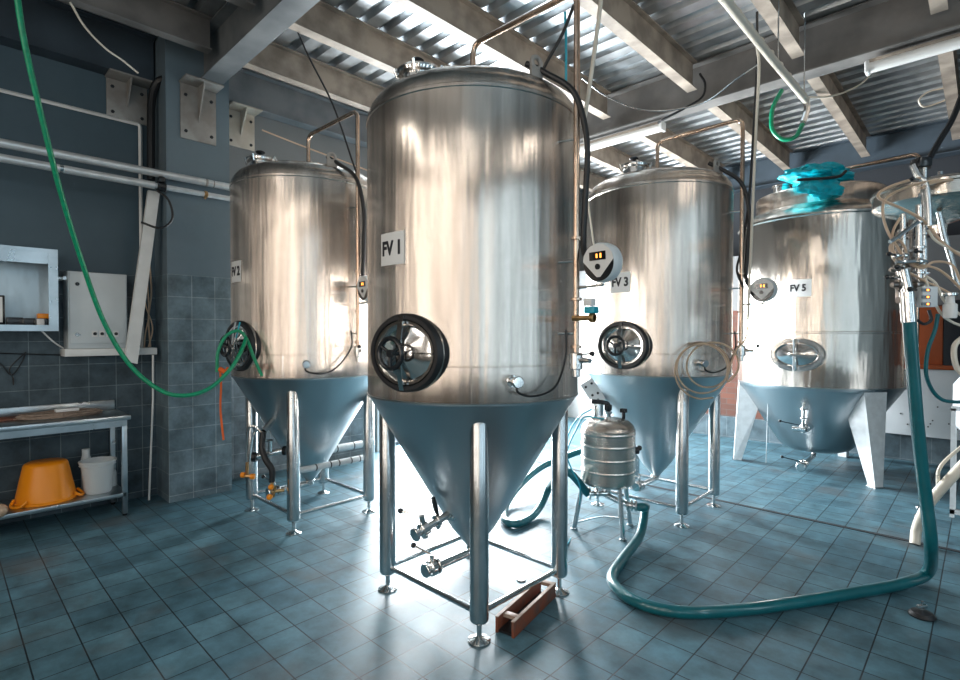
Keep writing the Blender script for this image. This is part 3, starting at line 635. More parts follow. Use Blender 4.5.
# ------------------------------------------------------------------ left wall: pipes, conduits, boxes
t = thing('water_pipe', (-5.45, 1.2, 3.06), 'upper horizontal steel pipe along left wall passing the pillar', 'pipe')
b = MB().tube([(-5.45, YF+.3, 3.06), (-5.45, 3.0, 3.06)], .035, 16); b.build('tube', 'zinc', t)
MB().disc((-5.45, 1.83, 3.06), (0, 1, 0), .037, .025, 16).disc((-5.45, 1.9, 3.06), (0, 1, 0), .036, .012, 16).build('joint', 'bracket', t)
MB().tube([(-5.45, 1.60, 3.06), (-5.53, 1.60, 3.06)], .012, 8).build('holder', 'leg', t)
t = thing('water_pipe', (-5.45, 1.2, 2.94), 'lower horizontal steel pipe along left wall with a small black valve', 'pipe')
MB().tube([(-5.45, YF+.3, 2.945), (-5.45, 1.40, 2.945)], .033, 16).build('tube', 'zinc', t)
MB().tube([(-5.45, 1.40, 2.945), (-5.45, 3.0, 2.945)], .025, 16).build('wrapped_tube', 'insul', t, label='pipe with pale wrapping')
MB().disc((-5.45, .72, 2.945), (0, 1, 0), .034, .03, 16).build('coupling', 'pol', t)
MB().disc((-5.45, 1.42, 2.945), (0, 1, 0), .045, .07, 16).box((-5.42, 1.45, 3.0), (.05, .05, .05), bev=.008).build('valve', 'blackg', t, label='black valve')
MB().disc((-5.45, 1.82, 2.945), (0, 1, 0), .034, .03, 16).tube([(-5.45, 1.83, 2.94), (-5.45, 1.83, 2.90)], .01, 8).build('joint', 'brass', t)
MB().tube([(-5.44, 1.42, 2.9), (-5.40, 1.50, 2.82), (-5.40, 1.53, 2.66), (-5.42, 1.44, 2.56), (-5.48, 1.30, 2.60)], .010, 8, 8).build('valve_cable', 'black', t)
b = MB().bend([(XW+.03, -2.0, 3.615), (XW+.03, 1.40, 3.615), (XW+.03, 1.40, 1.46)], .017, .03, 4)
b.build('cable_conduit', 'white', label='thin white conduit running along the wall and down beside the pillar', cat='conduit')
MB().tube([on(153, 355, 0, -5.62), on(153, 400, 0, -5.62), on(149, 500, 2, 0.01)], .009, 8).build('cable_conduit', 'white', label='thin white pipe from wall trunking down to the floor', cat='conduit')
MB().tube([(XW+.04, 1.46, 3.6), (XW+.04, 1.46, 3.1)], .008, 8).tube([(XW+.05, 1.49, 3.45), (XW+.05, 1.49, 3.15)], .007, 8).build('wire_pair', 'cream', label='short pair of pale wires in corner beside the pillar', cat='wire')
pp = [on(154, 188, 0, -5.62), on(161, 190, 0, -5.62), on(140, 362, 0, -5.62), on(125, 364, 0, -5.62)]
pp = [on(148.5, 190, 0, -5.60), on(160, 192, 0, -5.60), on(137.5, 364, 0, -5.60), on(125, 361, 0, -5.60)]
b = MB(); fr = [b.bm.verts.new(p) for p in pp]; bk = [b.bm.verts.new(p-Vector((.045, 0, 0))) for p in pp]
b.bm.faces.new(fr); b.bm.faces.new(bk[::-1])
for i in range(4): b.bm.faces.new((fr[i], fr[(i+1) % 4], bk[(i+1) % 4], bk[i]))
b.build('cable_duct', 'white', label='slanting white cable duct beside the electrical box', cat='duct')
MB().span((XW, .775, 1.40), (-5.70, 1.475, 1.465), .004).build('wall_trunking', 'white', label='white horizontal trunking below the electrical box', cat='duct')
MB().tube([(XW+.06, 1.46, 1.47), (XW+.09, 1.44, 1.75), (XW+.07, 1.47, 2.0), (XW+.10, 1.45, 2.3)], .008, 8, 8).tube([(XW+.1, 1.4, 1.47), (XW+.06, 1.42, 1.6), (XW+.1, 1.44, 1.8), (XW+.09, 1.43, 2.15)], .006, 8, 8).tube([(XW+.12, 1.43, 1.47), (XW+.14, 1.46, 1.66), (XW+.1, 1.41, 1.9), (XW+.12, 1.42, 2.1)], .006, 8, 8).build('cable_bundle', 'beige', label='tangle of beige cables between slanting duct and pillar', cat='cable')
t = thing('electrical_box', (XW+.12, 1.02, 1.465), 'pale grey electrical cabinet with a row of switches on left wall', 'electrical box')
MB().span((XW, .80, 1.467), (-5.70, 1.235, 2.14), .004).build('housing', 'box', t)
dn = MB().span((-5.70, .81, 1.51), (-5.685, 1.225, 2.13), .004).build('door', 'box', t)
MB().disc((-5.686, .865, 2.03), (1, 0, 0), .016, .006, 16).build('lock', 'blackg', dn)
MB().disc((-5.686, .86, 1.59), (1, 0, 0), .016, .008, 16).box((-5.676, .865, 1.59), (.006, .04, .008)).build('lock', 'pol', dn)
for q in range(4):
    y = .985+.052*q; s_ = MB().span((-5.686, y-.021, 1.57), (-5.678, y+.021, 1.625)).build('switch', 'plate', dn)
    MB().disc((-5.678, y, 1.598), (1, 0, 0), .014, .012, 14).build('knob', 'blackg', s_)
MB().box((-5.75, .79, 2.08), (.02, .03, .03)).box((-5.9, .77, 2.08), (.03, .04, .03)).build('hinge', 'pol', t)
# open stainless cabinet
Y0, Y1, Z0, Z1 = -.55, .72, 1.62, 2.30
t = thing('wall_cabinet', (XW+.15, (Y0+Y1)/2, Z0), 'open-fronted galvanised metal wall cabinet above the bench', 'cabinet')
MB().span((XW, Y0, Z0), (-5.60, Y1, Z0+.05)).span((XW, Y0, Z1-.03), (-5.60, Y1, Z1)).span((XW, Y1-.015, Z0), (-5.60, Y1, Z1)).span((XW, Y0, Z0), (-5.6, Y0+.015, Z1)).build('carcass', 'bench', t)
MB().span((XW, Y0, Z0), (XW+.012, Y1, Z1)).build('back_panel', 'cabin', t)
for ya, yb in ((Y1-.06, Y1+.003), (Y0, Y0+.06)): MB().span((-5.615, ya, Z0), (-5.595, yb, Z1)).build('front_stile', 'bench', t)
MB().span((-5.615, Y0+.06, Z1-.125), (-5.605, Y1-.06, Z1-.03)).build('top_fascia', 'bench', t)
zc = Z0+.051
def smallbox(name, y, w_, d_, h_, m, label, x=-5.72, cat=None, dz=0):
    return MB().span((x-d_/2, y-w_/2, zc+dz), (x+d_/2, y+w_/2, zc+dz+h_), .003).build(name, m, label=label, cat=cat or name.replace('_', ' '))
t = thing('monitor', (-5.75, .22, zc), 'small pale screen with black frame in the wall cabinet', 'monitor')
MB().span((-5.76, .02, zc), (-5.745, .40, zc+.24), .004).build('frame', 'blackg', t); MB().span((-5.746, .035, zc+.02), (-5.741, .385, zc+.225)).build('screen', 'white', t)
smallbox('black_box', .455, .10, .1, .06, 'blackg', 'black box on cabinet shelf beside the small screen', cat='box')
smallbox('black_box', .545, .07, .1, .055, 'blackg', 'second black box on cabinet shelf, nearer the orange box', cat='box')
smallbox('white_carton', .615, .05, .1, .05, 'plate', 'small white carton under the orange box in cabinet', cat='carton')
smallbox('black_jar', .665, .04, .06, .055, 'blackg', 'small black jar at the right end of the cabinet shelf', cat='jar')
smallbox('orange_box', .64, .085, .09, .04, 'orange', 'small orange box resting on top of the things in cabinet', cat='box', dz=.056)
MB().tube([(-5.65, .62, 1.62), (-5.70, .70, 1.53), (-5.80, .78, 1.47)], .007, 8, 6).build('thin_cable', 'white', label='short white cable from wall cabinet to the electrical box', cat='cable')
b = MB().tube([(XW+.01, -.3, 1.48), (XW+.015, .3, 1.44), (XW+.015, .9, 1.40), (XW+.02, 1.1, 1.38)], .005, 6, 8)
b.tube([on(26, 352, 0, XW+.02), on(22, 362, 0, XW+.02), on(12, 375, 0, XW+.02), on(3, 366, 0, XW+.02)]+[on(-4, 360, 0, XW+.02)], .005, 6, 6).tube([on(26, 352, 0, XW+.02), on(10, 368, 0, XW+.02), on(13, 378, 0, XW+.02), on(13.5, 385, 0, XW+.02)], .005, 6, 6)
b.build('black_cable', 'black', label='thin black cable looped on the left wall above the bench', cat='cable')

# steel bench
t = thing('steel_bench', (-5.66, .2, 0), 'stainless steel work bench with lower shelf against left wall', 'bench')
yb0, yb1 = -1.1, 1.19
MB().span((XW+.005, yb0, .845), (-5.40, yb1, .885), .004).span((-5.43, yb0, .79), (-5.41, yb1-.03, .845)).build('worktop', 'bench', t)
MB().span((XW+.005, yb0, .885), (XW+.03, yb1-.02, .975), .003).build('backsplash', 'bench', t)
MB().span((XW+.03, yb0+.02, .17), (-5.42, yb1-.03, .205), .003).build('shelf', 'bench', t)
for x in (-5.44, XW+.05):
    for y in (yb0+.03, yb1-.045):
        l = MB().span((x-.02, y-.02, .02), (x+.02, y+.02, .845), .003).build('leg', 'bench', t)
        MB().disc((x, y, 0), (0, 0, 1), .018, .022, 12).build('foot', 'blackg', l)
# coil of cables, scales, wooden board on the bench
t0 = Vector((-5.70, .74, .886)); b = MB(); rnd = random.Random(5)
for q in range(9):
    ps = [t0+Vector((.13*math.cos(a+rnd.uniform(-.2, .2))*rnd.uniform(.8, 1.1), .27*math.sin(a)*rnd.uniform(.8, 1.15), .008+q*.004+rnd.uniform(0, .004))) for a in [2*PI*k/10 for k in range(10)]]
    b.tube(catmull(ps+[ps[0]], 5), .0065, 6)
b.build('coiled_cable', 'coil', label='tangled coil of brown cable lying on the bench top', cat='cable')
MB().span((-5.70, .70, .935), (-5.62, .86, .960), .004).build('power_strip', 'plate', label='white power strip on the coiled cable on bench', cat='power strip')
MB().span((XW+.04, .05, .886), (-5.72, .50, .906), .003).build('wooden_board', 'rust', label='brown board lying at the left end of the bench', cat='board')
# orange tub, upside down, on the shelf
o = Vector((-5.66, .635, .206))
t = thing('orange_tub', tuple(o), 'orange flexible tub turned upside down on bench shelf', 'tub')
MB().lathe([(.205, .0), (.212, .004), (.212, .02), (.203, .026), (.150, .30), (.142, .315), (.125, .325), (0, .322)], o, seg=56).build('body', 'orange', t)
for a in (-60, 75, ):
    a = math.radians(a); u = Vector((math.cos(a), math.sin(a), 0)); v = Vector((-u.y, u.x, 0))
    MB().tube([o+u*.20-v*.07+Vector((0, 0, .05)), o+u*.235-v*.05+Vector((0, 0, .018)), o+u*.25+Vector((0, 0, .012)), o+u*.235+v*.05+Vector((0, 0, .018)), o+u*.20+v*.07+Vector((0, 0, .05))], .011, 8, 6).build('handle', 'orange', t)
o = Vector((-5.62, .985, .206))
t = thing('clear_bucket', tuple(o), 'translucent white plastic bucket beside the orange tub', 'bucket')
MB().lathe([(0, 0), (.095, 0), (.10, .01), (.125, .262), (.137, .264), (.139, .28), (.128, .284), (.121, .278), (.096, .014), (0, .012)], o, seg=48).build('body', 'clear', t)
MB().torus(o+Vector((0, 0, .245)), (0, 0, 1), .129, .006, 40, 6).build('rim_ring', 'clear', t)
o = Vector((-5.80, .93, .206)); MB().lathe([(0, 0), (.035, 0), (.038, .02), (.038, .27), (.03, .30), (.03, .36), (0, .36)], o, seg=20).build('grey_bottle', 'pale', label='tall pale bottle half hidden behind the clear bucket', cat='bottle')
o = Vector((-5.76, 1.10, .206)); MB().lathe([(0, 0), (.05, 0), (.05, .12), (.045, .14), (0, .14)], o, seg=20).build('white_pot', 'clear', label='small pale pot behind the right side of the clear bucket', cat='pot')
MB().ball(G(-2, 511, .26), .06, 14, (1, 1, .9)).build('rag_bundle', 'beige', label='beige rag at the left edge of the bench shelf', cat='rag')

# ------------------------------------------------------------------ green hose
pts = [D(16, -12, 2.7), D(24, 40, 2.75), D(40, 110, 2.9), D(60, 190, 3.1), D(82, 262, 3.3), D(104, 322, 3.45), D(130, 365, 3.55), D(160, 390, 3.6), D(185, 395.5, 3.65), D(210, 388, 3.75), D(232, 367, 3.85), D(243, 347, 3.95), D(246, 338, 4.02)]
gh = MB().tube(pts, .0145, 12, 10).build('garden_hose', 'green', label='long green hose hanging from ceiling to hatch of tank FV 2', cat='hose')
pts = [D(217, 372, 3.95), D(218, 352, 3.95), D(226, 336, 3.98), D(238, 331, 4.02), D(246, 338, 4.02), D(254, 358, 4.0), D(262, 376, 4.0)]
MB().tube(pts, .0125, 12, 8).build('garden_hose', 'green', label='short green hose looping over the hatch of tank FV 2', cat='hose')
MB().tube([D(236, 338, 4.05), D(240, 322, 4.06)], .006, 8).build('blue_tube_end', 'dteal', label='short blue tube sticking out at hatch of tank FV 2', cat='tube')
MB().tube([D(220, 368, 3.9), D(221, 385, 3.9), D(220.5, 410, 3.9), D(223.5, 440, 3.9)], .008, 8, 10).tube([D(229, 368, 3.88), D(226, 372, 3.88), D(220, 369, 3.9)], .018, 8, 4).build('knotted_rope', 'rope', label='orange cord knotted round the green hose near pillar', cat='cord')

# valves, hose and insulated pipes around tank two
t = thing('drain_assembly', (FV2[0]-.1, FV2[1]-.45, 0.2), 'black hose and orange-knobbed taps hanging before cone of tank FV 2', 'tap assembly')
P2 = lambda x, y, d: D(x, y, d)
b = MB().tube([P2(276, 417, 4.4), P2(263, 432, 4.2)], .028, 14).disc(P2(277, 415, 4.4), (P2(276, 417, 4.4)-P2(263, 432, 4.2)), .05, .02, 18); b.build('upper_pipe', 'pol', t)
MB().tube([P2(263, 432, 4.2), P2(262, 448, 4.18), P2(266, 460, 4.15), P2(272, 470, 4.15), P2(272, 482, 4.15)], .024, 12, 8).build('black_hose', 'black', t)
MB().tube([P2(262, 434, 4.2), P2(256, 427, 4.2), P2(249, 428, 4.2), P2(247, 445, 4.2), P2(247, 464, 4.2)], .010, 10, 8).tube([P2(257, 430, 4.22), P2(252, 440, 4.22), P2(249, 464, 4.2)], .008, 8, 6).build('small_hoses', 'pol', t)
b = MB().tube([P2(250, 458, 4.35), P2(286, 450, 4.45)], .024, 12).tube([P2(262, 441, 4.3), P2(272, 440, 4.4)], .010, 8).tube([P2(270, 441, 4.3), P2(270, 452, 4.3)], .014, 8); b.build('middle_pipe', 'pol', t)
MB().disc(P2(283, 450.5, 4.44), RT, .04, .03, 16).disc(P2(252, 457, 4.35), RT, .04, .04, 16).build('pipe_clamp', 'blackg', t)
b = MB().tube([P2(247, 462, 4.2), P2(247, 474, 4.2)], .013, 10).tube([P2(243, 476, 4.2), P2(252, 476, 4.2)], .014, 10); b.build('brass_tap', 'brass', t)
MB().disc(P2(241, 475, 4.19), RT, .022, .03, 12).build('orange_knob', 'orange', t, label='orange tap knob'); MB().disc(P2(250.5, 476.5, 4.19), RT, .022, .035, 12).build('orange_knob', 'orange', t, label='orange tap knob')
b = MB().tube([P2(272, 480, 4.15), P2(272, 488, 4.15)], .014, 10).tube([P2(271, 492, 4.15), P2(284, 490, 4.2)], .013, 10).tube([P2(275, 486, 4.16), P2(273, 497, 4.16)], .012, 8); b.build('brass_tap', 'brass', t)
MB().ball(P2(271, 487, 4.13), .022).build('orange_knob', 'orange', t, label='orange tap knob'); MB().ball(P2(269.5, 497, 4.13), .024).build('orange_knob', 'orange', t, label='orange tap knob')
t = thing('insulated_pipe', tuple(on(330, 463, 0, -4.10)), 'pale wrapped pipe with black bands running past cone of tank FV 2', 'pipe')
q0, q1 = on(292, 473, 0, -4.10), on(363, 457, 0, -4.10); q1.z = q0.z = (q0.z+q1.z)/2
MB().tube([q0, q1], .027, 14).build('tube', 'insul', t)
for f_ in (.3, .5, .62, .8, .93): q = q0.lerp(q1, f_); MB().disc(q, (0, 1, 0), .029, .012, 14).build('band', 'black', t)
t = thing('insulated_pipe', tuple(on(350, 446, 0, -5.6)), 'pale wrapped pipe low on the wall beyond tank FV 2', 'pipe')
q0, q1 = on(318, 452, 0, -5.6), on(366, 443, 0, -5.6); q1.z = q0.z = (q0.z+q1.z)/2
MB().tube([q0, q1], .045, 14).build('tube', 'insul', t)
for f_ in (.35, .7, .9): q = q0.lerp(q1, f_); MB().disc(q, (0, 1, 0), .047, .015, 14).build('band', 'black', t)

# ------------------------------------------------------------------ strip lamps
def strip(x0, x1, y, z, label):
    t = thing('strip_lamp', ((x0+x1)/2, y, z), label, 'lamp')
    MB().span((x0+.03, y-.045, z+.045), (x1-.03, y+.045, z+.075), .004).build('housing', 'joist', t)
    R_ = .052; b = MB(); N_ = 14
    b.tube([(x0+.03, y, z+.02), (x1-.03, y, z+.02)], .05, 20)
    b.build('diffuser', 'lens', t)
    for x in (x0, x1-.035): MB().span((x, y-.052, z-.032), (x+.035, y+.052, z+.07), .01).build('end_cap', 'plate', t)
    MB().span((x0+.3, y-.01, z+.07), (x0+.33, y+.01, z+.105)).span((x1-.33, y-.01, z+.07), (x1-.3, y+.01, z+.105)).build('hanger', 'leg', t)
strip(-.78, .75, 5.66, 3.89, 'white strip lamp under the girder at upper right')
strip(-4.1, -2.6, 5.66, 3.89, 'white strip lamp under the girder just right of tank FV 1 top')

# ------------------------------------------------------------------ overhead cable tray, cables, tubes
a0, a1 = on(716, -12, 2, 3.72), on(806, 100, 2, 3.72); 
b = MB().tube([a0, a0.lerp(a1, .5)+Vector((0, 0, -.01)), a1], .03, 12)
for k_ in range(9): b.disc(a0.lerp(a1, k_/9+.05), (0, 1, 0), .034, .012, 12)
tr = b.build('cable_duct', 'cream', label='cream cable bundle hanging below ceiling at upper right', cat='cable duct')
for f_ in (.60, .97):
    p = a0.lerp(a1, f_); MB().tube([p+Vector((0, 0, -.03)), p+Vector((0, 0, .75))], .006, 6).build('hanger_wire', 'leg', tr)
MB().tube([D(806, 98, 5.6), D(807, 110, 5.6), D(803, 122, 5.6)], .03, 10, 4).build('hose_joint', 'pol', label='metal hose joint hanging at the end of cream cable bundle', cat='fitting')
MB().tube([D(782, 90, 5.7), D(773, 108, 5.7), D(772, 128, 5.7), D(782, 139, 5.65), D(795, 137, 5.6), D(803, 124, 5.6)], .022, 10, 8).build('garden_hose', 'green', label='short green hose loop hanging under ceiling at right', cat='hose')
cab = [
 ('black_cable', 'black', .010, [D(757, 12, 4.3), D(757, 60, 4.3), D(754, 120, 4.35), D(749, 200, 4.4), D(741, 250, 4.4), D(737, 270, 4.4), D(743, 287, 4.35)], 'black cable dropping from ceiling to controller of tank FV 3'),
 ('pale_tube', 'cream', .011, [D(757, 45, 4.25), D(759, 70, 4.25), D(756, 130, 4.25), D(753, 200, 4.25), D(748, 320, 4.28)], 'straight pale tube hanging from ceiling beside the tank FV 3'),
 ('thin_wire', 'leg', .006, [D(582, 78, 3.6), D(610, 98, 3.9), D(650, 111, 4.3), D(700, 104, 4.3), D(735, 80, 4.25), D(757, 65, 4.25)], 'thin grey wire sagging between the tanks under ceiling'),
 ('black_cable', 'black', .012, [D(700, 74, 5.4), D(705, 84, 5.3), D(702, 97, 5.3), D(685, 108, 5.3), D(668, 117, 5.4), D(658, 123, 5.5)], 'black cable curling from joist to the strip lamp'),
 ('pale_tube', 'cream', .012, [D(602, -8, 2.9), D(596, 40, 2.95), D(589, 90, 3.0), D(583, 128, 3.0)], 'slanting pale tube hanging from ceiling right of tank FV 1'),
 ('black_cable', 'black', .010, [D(574, 5, 3.0), D(562, 35, 3.05), D(548, 60, 3.1), D(540, 76, 3.15)], 'short black cable slanting down to top of tank FV 1'),
 ('blue_tube', 'dteal', .008, [D(565, 12, 3.2), D(566, 40, 3.2), D(566, 85, 3.25)], 'thin blue tube hanging above the tank FV 1'),
 ('black_cable', 'black', .008, [D(290, 13, 4.6), D(308, 55, 4.5), D(333, 105, 4.4), D(352, 160, 4.35), D(357, 175, 4.3)], 'long black cable running down to top of tank FV 2'),
 ('white_wire', 'cream', .008, [D(70, 2, 3.9), D(85, 27, 4.0), D(105, 48, 4.15), D(122, 60, 4.3), D(138, 73, 4.45)], 'white wire sagging beneath ceiling at upper left'),
 ('black_hose', 'black', .036, [D(151, 180, 5.0), D(151, 130, 5.0), D(152, 98, 5.0), D(158, 82, 5.0), D(172, 78, 5.0), D(184, 77, 5.1)], 'thick black hose bending past the pillar top'),
 ('pale_wire', 'cream', .010, [D(871, 73, 5.6), D(862, 83, 5.6), D(845, 92, 5.6), D(825, 97, 5.6), D(806, 97, 5.6)], 'pale wire from right strip lamp to the cable bundle'),
 ('pale_wire', 'cream', .009, [D(944, 88, 6.0), D(928, 92, 6.0), D(919, 100, 6.0), D(924, 107, 6.0), D(938, 103, 6.0), D(950, 98, 6.0)], 'pale wire loop under the ceiling at far right'),
 ('black_cable', 'black', .018, [D(962, 95, 3.6), D(952, 120, 3.55), D(940, 140, 3.5), D(930, 158, 3.45), D(928, 168, 3.45)], 'black cable falling to the top of the right manifold'),
 ('white_wire', 'cream', .006, [D(583, 125, 3.5), D(586, 160, 3.7), D(588, 200, 3.8), D(594, 245, 3.6)], 'thin pale wire hanging over the round controller of tank FV 1'),
 ('beige_tube', 'beige', .008, [D(262, 130, 5.3), D(300, 145, 5.5), D(340, 160, 5.6), D(372, 172, 5.6)], 'brown pipe under the wall beam beyond the pillar'),
]
for n_, m_, r_, ps, lb in cab: MB().tube(ps, r_, 8, 8).build(n_, m_, label=lb, cat='cable' if 'cable' in n_ or 'wire' in n_ else n_.replace('_', ' '))
# coil of clear tube on tank three's side
cc = [(D(708, 380, 4.28), 27, 30), (D(712, 378, 4.27), 24, 33)]
rnd = random.Random(2); ps = []
for k_ in range(34):
    a = k_*2*PI/11+1.2; f_ = k_/33
    cx_, cy_p = 703+16*f_-8*math.sin(f_*PI), 372-10*f_
    ps.append(D(cx_+(28-6*f_)*math.cos(a), cy_p+(29-8*f_)*math.sin(a)*.95, 4.17+.1*math.sin(a*.5+1)*.3))
ps += [D(735, 352, 4.2), D(745, 340, 4.2), D(748, 325, 4.25)]
MB().tube(ps, .0075, 8, 5).build('coiled_tube', 'beige', label='coil of beige plastic tube hanging on the side of tank FV 3', cat='tube')
# gauge, label and pale panel
g = on(596, 388, 0, -2.9)
p3 = D(593, 392, 4.55)
t = thing('perforated_panel', tuple(p3), 'pale metal plate with black holes between tank FV 1 and barrel', 'panel')
u = (RT*.55+Vector((0, 0, -.85))).normalized(); v = (RT*.85+Vector((0, 0, .5))).normalized(); v = (v-u*v.dot(u)).normalized(); n_ = u.cross(v)
rot = Matrix((u, v, n_)).transposed(); MB().box(p3, (.22, .12, .008), rot, .003).build('plate', 'pale', t)
for a, c_ in ((-.07, -.03), (-.07, .03), (.02, -.02), (.03, .03), (.08, .0)): MB().disc(p3+u*a+v*c_-n_*.006, n_, .011, .012, 12).build('hole', 'dark', t)
# solenoid next to tank one side pipe
q = Vector((FV1[0]+.82, FV1[1]+.02, 1.74))
t = thing('solenoid_valve', tuple(q), 'small white and turquoise valve on side pipe of tank FV 1', 'valve')
MB().box(q+Vector((0, 0, .02)), (.05, .05, .04), None, .005).build('cap', 'plate', t); MB().box(q+Vector((.01, 0, -.02)), (.06, .05, .035), None, .005).build('body', 'dteal', t)
MB().tube([q+Vector((-.1, 0, -.06)), q+Vector((.03, 0, -.06))], .015, 10).disc(q+Vector((.0, 0, -.06)), (1, 0, 0), .025, .03, 12).build('port', 'brass', t)

# ------------------------------------------------------------------ raised vessel and valve manifold at right
vc = D(940, 196, 3.45); 
t = thing('hopper_vessel', (vc.x, vc.y, 0), 'shallow stainless vessel with conical underside raised on posts at right edge', 'vessel')
z0 = vc.z; R_ = .36
MB().lathe([(0, z0+.09), (.12, z0+.085), (.3, z0+.07), (R_, z0+.05), (R_+.012, z0+.04), (R_+.012, z0+.025), (R_, z0+.02), (R_, z0-.055), (R_-.02, z0-.075), (.10, z0-.17), (.04, z0-.19), (.035, z0-.25), (0, z0-.25)], (vc.x, vc.y, 0), seg=72).build('bowl', 'steel5', t)
for a, c_ in ((.30, -.15), (.335, .08), (.18, -.29)):
    p = Vector((vc.x, vc.y, 0))+RT*a+fwd*c_; l = MB().tube([p+Vector((0, 0, z0-.08)), p+Vector((0, 0, .02))], .02, 14).build('post', 'leg', t)
    MB().disc(p, (0, 0, 1), .04, .02, 16).build('foot', 'leg', l)
MB().disc((vc.x, vc.y, z0+.085), (0, 0, 1), .035, .05, 18).tube([(vc.x, vc.y, z0+.1), (vc.x, vc.y, z0+.16)], .015, 10).build('top_neck', 'pol', t)
MB().tube([D(939, 212, 3.3), D(944, 235, 3.3), D(951, 258, 3.28), D(958, 285, 3.28)], .016, 10).build('side_pipe', 'leg', t)

mo = D(909, 260, 3.15); t = thing('valve_manifold', (mo.x, mo.y, mo.z-.4), 'cluster of steel pipes, clamps and valves between tank FV 5 and right edge', 'manifold')
V = lambda x, y, d=3.15: D(x, y, d)
rnd = random.Random(11)
for x, ya, yb, r_, m_ in ((898, 232, 300, .013, 'cu'), (903, 214, 298, .016, 'pol'), (911, 220, 296, .014, 'cu'), (919, 205, 290, .018, 'pol'), (924, 168, 300, .016, 'leg'), (906, 240, 298, .02, 'pol')):
    dd = 3.15+rnd.uniform(-.05, .12); b = MB().tube([V(x, ya, dd), V(x, yb, dd)], r_, 12)
    for k_ in range(3): clamp(b, V(x, ya+(yb-ya)*(.2+.3*k_), dd), (0, 0, 1), r_*1.05)
    if x in (898, 906, 911): m_ = 'dsteel'
    b.build('riser_pipe', m_, t)
for x0_, x1_, y, r_ in ((892, 922, 285, .016), (896, 926, 262, .012), (898, 926, 300, .02), (890, 906, 270, .009), (893, 908, 256, .008), (892, 905, 278, .007)):
    b = MB().tube([V(x0_, y, 3.12), V(x1_, y-1, 3.14)], r_, 12)
    for f_ in (.2, .75): clamp(b, V(x0_+(x1_-x0_)*f_, y-.5, 3.13), RT, r_*1.1)
    b.build('cross_pipe', 'dsteel' if y > 262 else 'pol', t)
for x, y, m_ in ((895, 255, 'blackg'), (893, 278, 'blackg'), (922, 252, 'blackg'), (918, 180, 'blackg'), (903, 268, 'blackg'), (916, 290, 'blackg')): 
    k_ = MB().tube([V(x, y, 3.1), V(x-5, y-1, 3.06)], .008, 8).ball(V(x-6, y-1, 3.05), .014).build('valve_lever', m_, t)
MB().tube([V(913, 165, 3.2), V(918, 176, 3.18), V(925, 183, 3.16), V(928, 205, 3.15), V(929, 226, 3.15)], .018, 12, 6).build('curved_pipe', 'leg', t)
MB().box(V(921, 163, 3.2), (.08, .08, .06), Matrix.Rotation(YAW, 3, 'Z'), .01).build('actuator', 'blackg', t)
MB().tube([V(890, 242, 3.1), V(918, 222, 3.12)], .012, 10).build('diagonal_pipe', 'pol', t)
cbx = MB().box(V(926, 297, 3.1), (.09, .06, .12), Matrix.Rotation(YAW, 3, 'Z'), .004).build('control_box', 'pale', t, label='pale control box with small orange displays')
for dy in (-7, 0, 7):
    p = V(926, 297+dy, 3.066); MB().box(p, (.05, .004, .018), Matrix.Rotation(YAW, 3, 'Z')).build('display', 'screen', cbx)
    MB().box(V(928, 297+dy, 3.062), (.012, .002, .010), Matrix.Rotation(YAW, 3, 'Z')).build('digits', 'led', cbx)
MB().tube([V(903, 270, 3.12), V(908, 292, 3.1)], .03, 14).build('filter_cup', 'pol', t)
wt = MB().lathe([(.0, -.06), (.03, -.06), (.034, -.05), (.034, .02), (.022, .03), (.02, .07), (0, .07)], V(950, 308, 3.1), seg=20).build('filter_bottle', 'plate', t, label='small white filter bottle')
MB().disc(V(950, 296, 3.1), (0, 0, 1), .038, .02, 16).build('collar', 'pol', wt)
tubes = [
 ('beige', .0085, [V(920, 178), V(900, 183), V(883, 190), V(878, 196), V(884, 201), V(905, 210), V(925, 222), V(940, 240), V(955, 252), V(966, 258)], 'beige tube sweeping in a wide arc in front of raised vessel'),
 ('beige', .0075, [V(945, 180), V(925, 182), V(900, 190), V(885, 200), V(883, 215), V(888, 232), V(896, 245), V(908, 262), V(922, 268), V(934, 262), V(952, 265), V(962, 285)], 'beige tube curling down from vessel top past the manifold'),
 ('beige', .0075, [V(900, 218), V(893, 232), V(893, 250), V(900, 258), V(915, 264), V(935, 268), V(950, 278), V(962, 290)], 'beige tube running from manifold toward the right edge'),
 ('cream', .008, [V(925, 278), V(930, 292), V(940, 312), V(952, 322), V(966, 327)], 'pale clear tube dropping right below the control box'),
 ('cream', .007, [V(928, 230), V(935, 240), V(948, 248), V(962, 254)], 'pale tube crossing the grey wall by the manifold'),
 ('cream', .0075, [V(926, 276), V(936, 284), V(945, 302), V(962, 316)], 'pale clear tube crossing beside filter bottle'),
 ('beige', .007, [V(898, 262), V(906, 252), V(899, 240), V(890, 247), V(896, 262), V(915, 276), V(940, 288), V(955, 296)], 'beige tube knotted around the manifold pipes'),
 ('beige', .008, [V(965, 181), V(948, 180), V(932, 183), V(922, 188)], 'short brown tube lying over the raised vessel'),
 ('cream', .014, [V(962, 338, 3.0), V(955, 345, 3.0), V(954, 356, 3.0), V(957, 368, 3.0), V(964, 376, 3.0)], 'cream hose bend at right edge beside white board'),
]
for m_, r_, ps, lb in tubes: MB().tube(ps, r_, 8, 7).build('plastic_tube', m_, label=lb, cat='tube')
MB().tube([V(938, 314), V(935, 330), V(928, 350), V(926, 372), V(931, 388), V(941, 399), V(955, 402), V(968, 401)], .011, 10, 8).build('blue_hose', 'teal', label='thin teal hose curving from manifold to the right edge', cat='hose')
MB().tube([V(929, 310), V(931, 320), V(924, 324), V(917, 320)], .009, 8, 8).build('black_loop', 'black', label='small black cable loop below the control box', cat='cable')
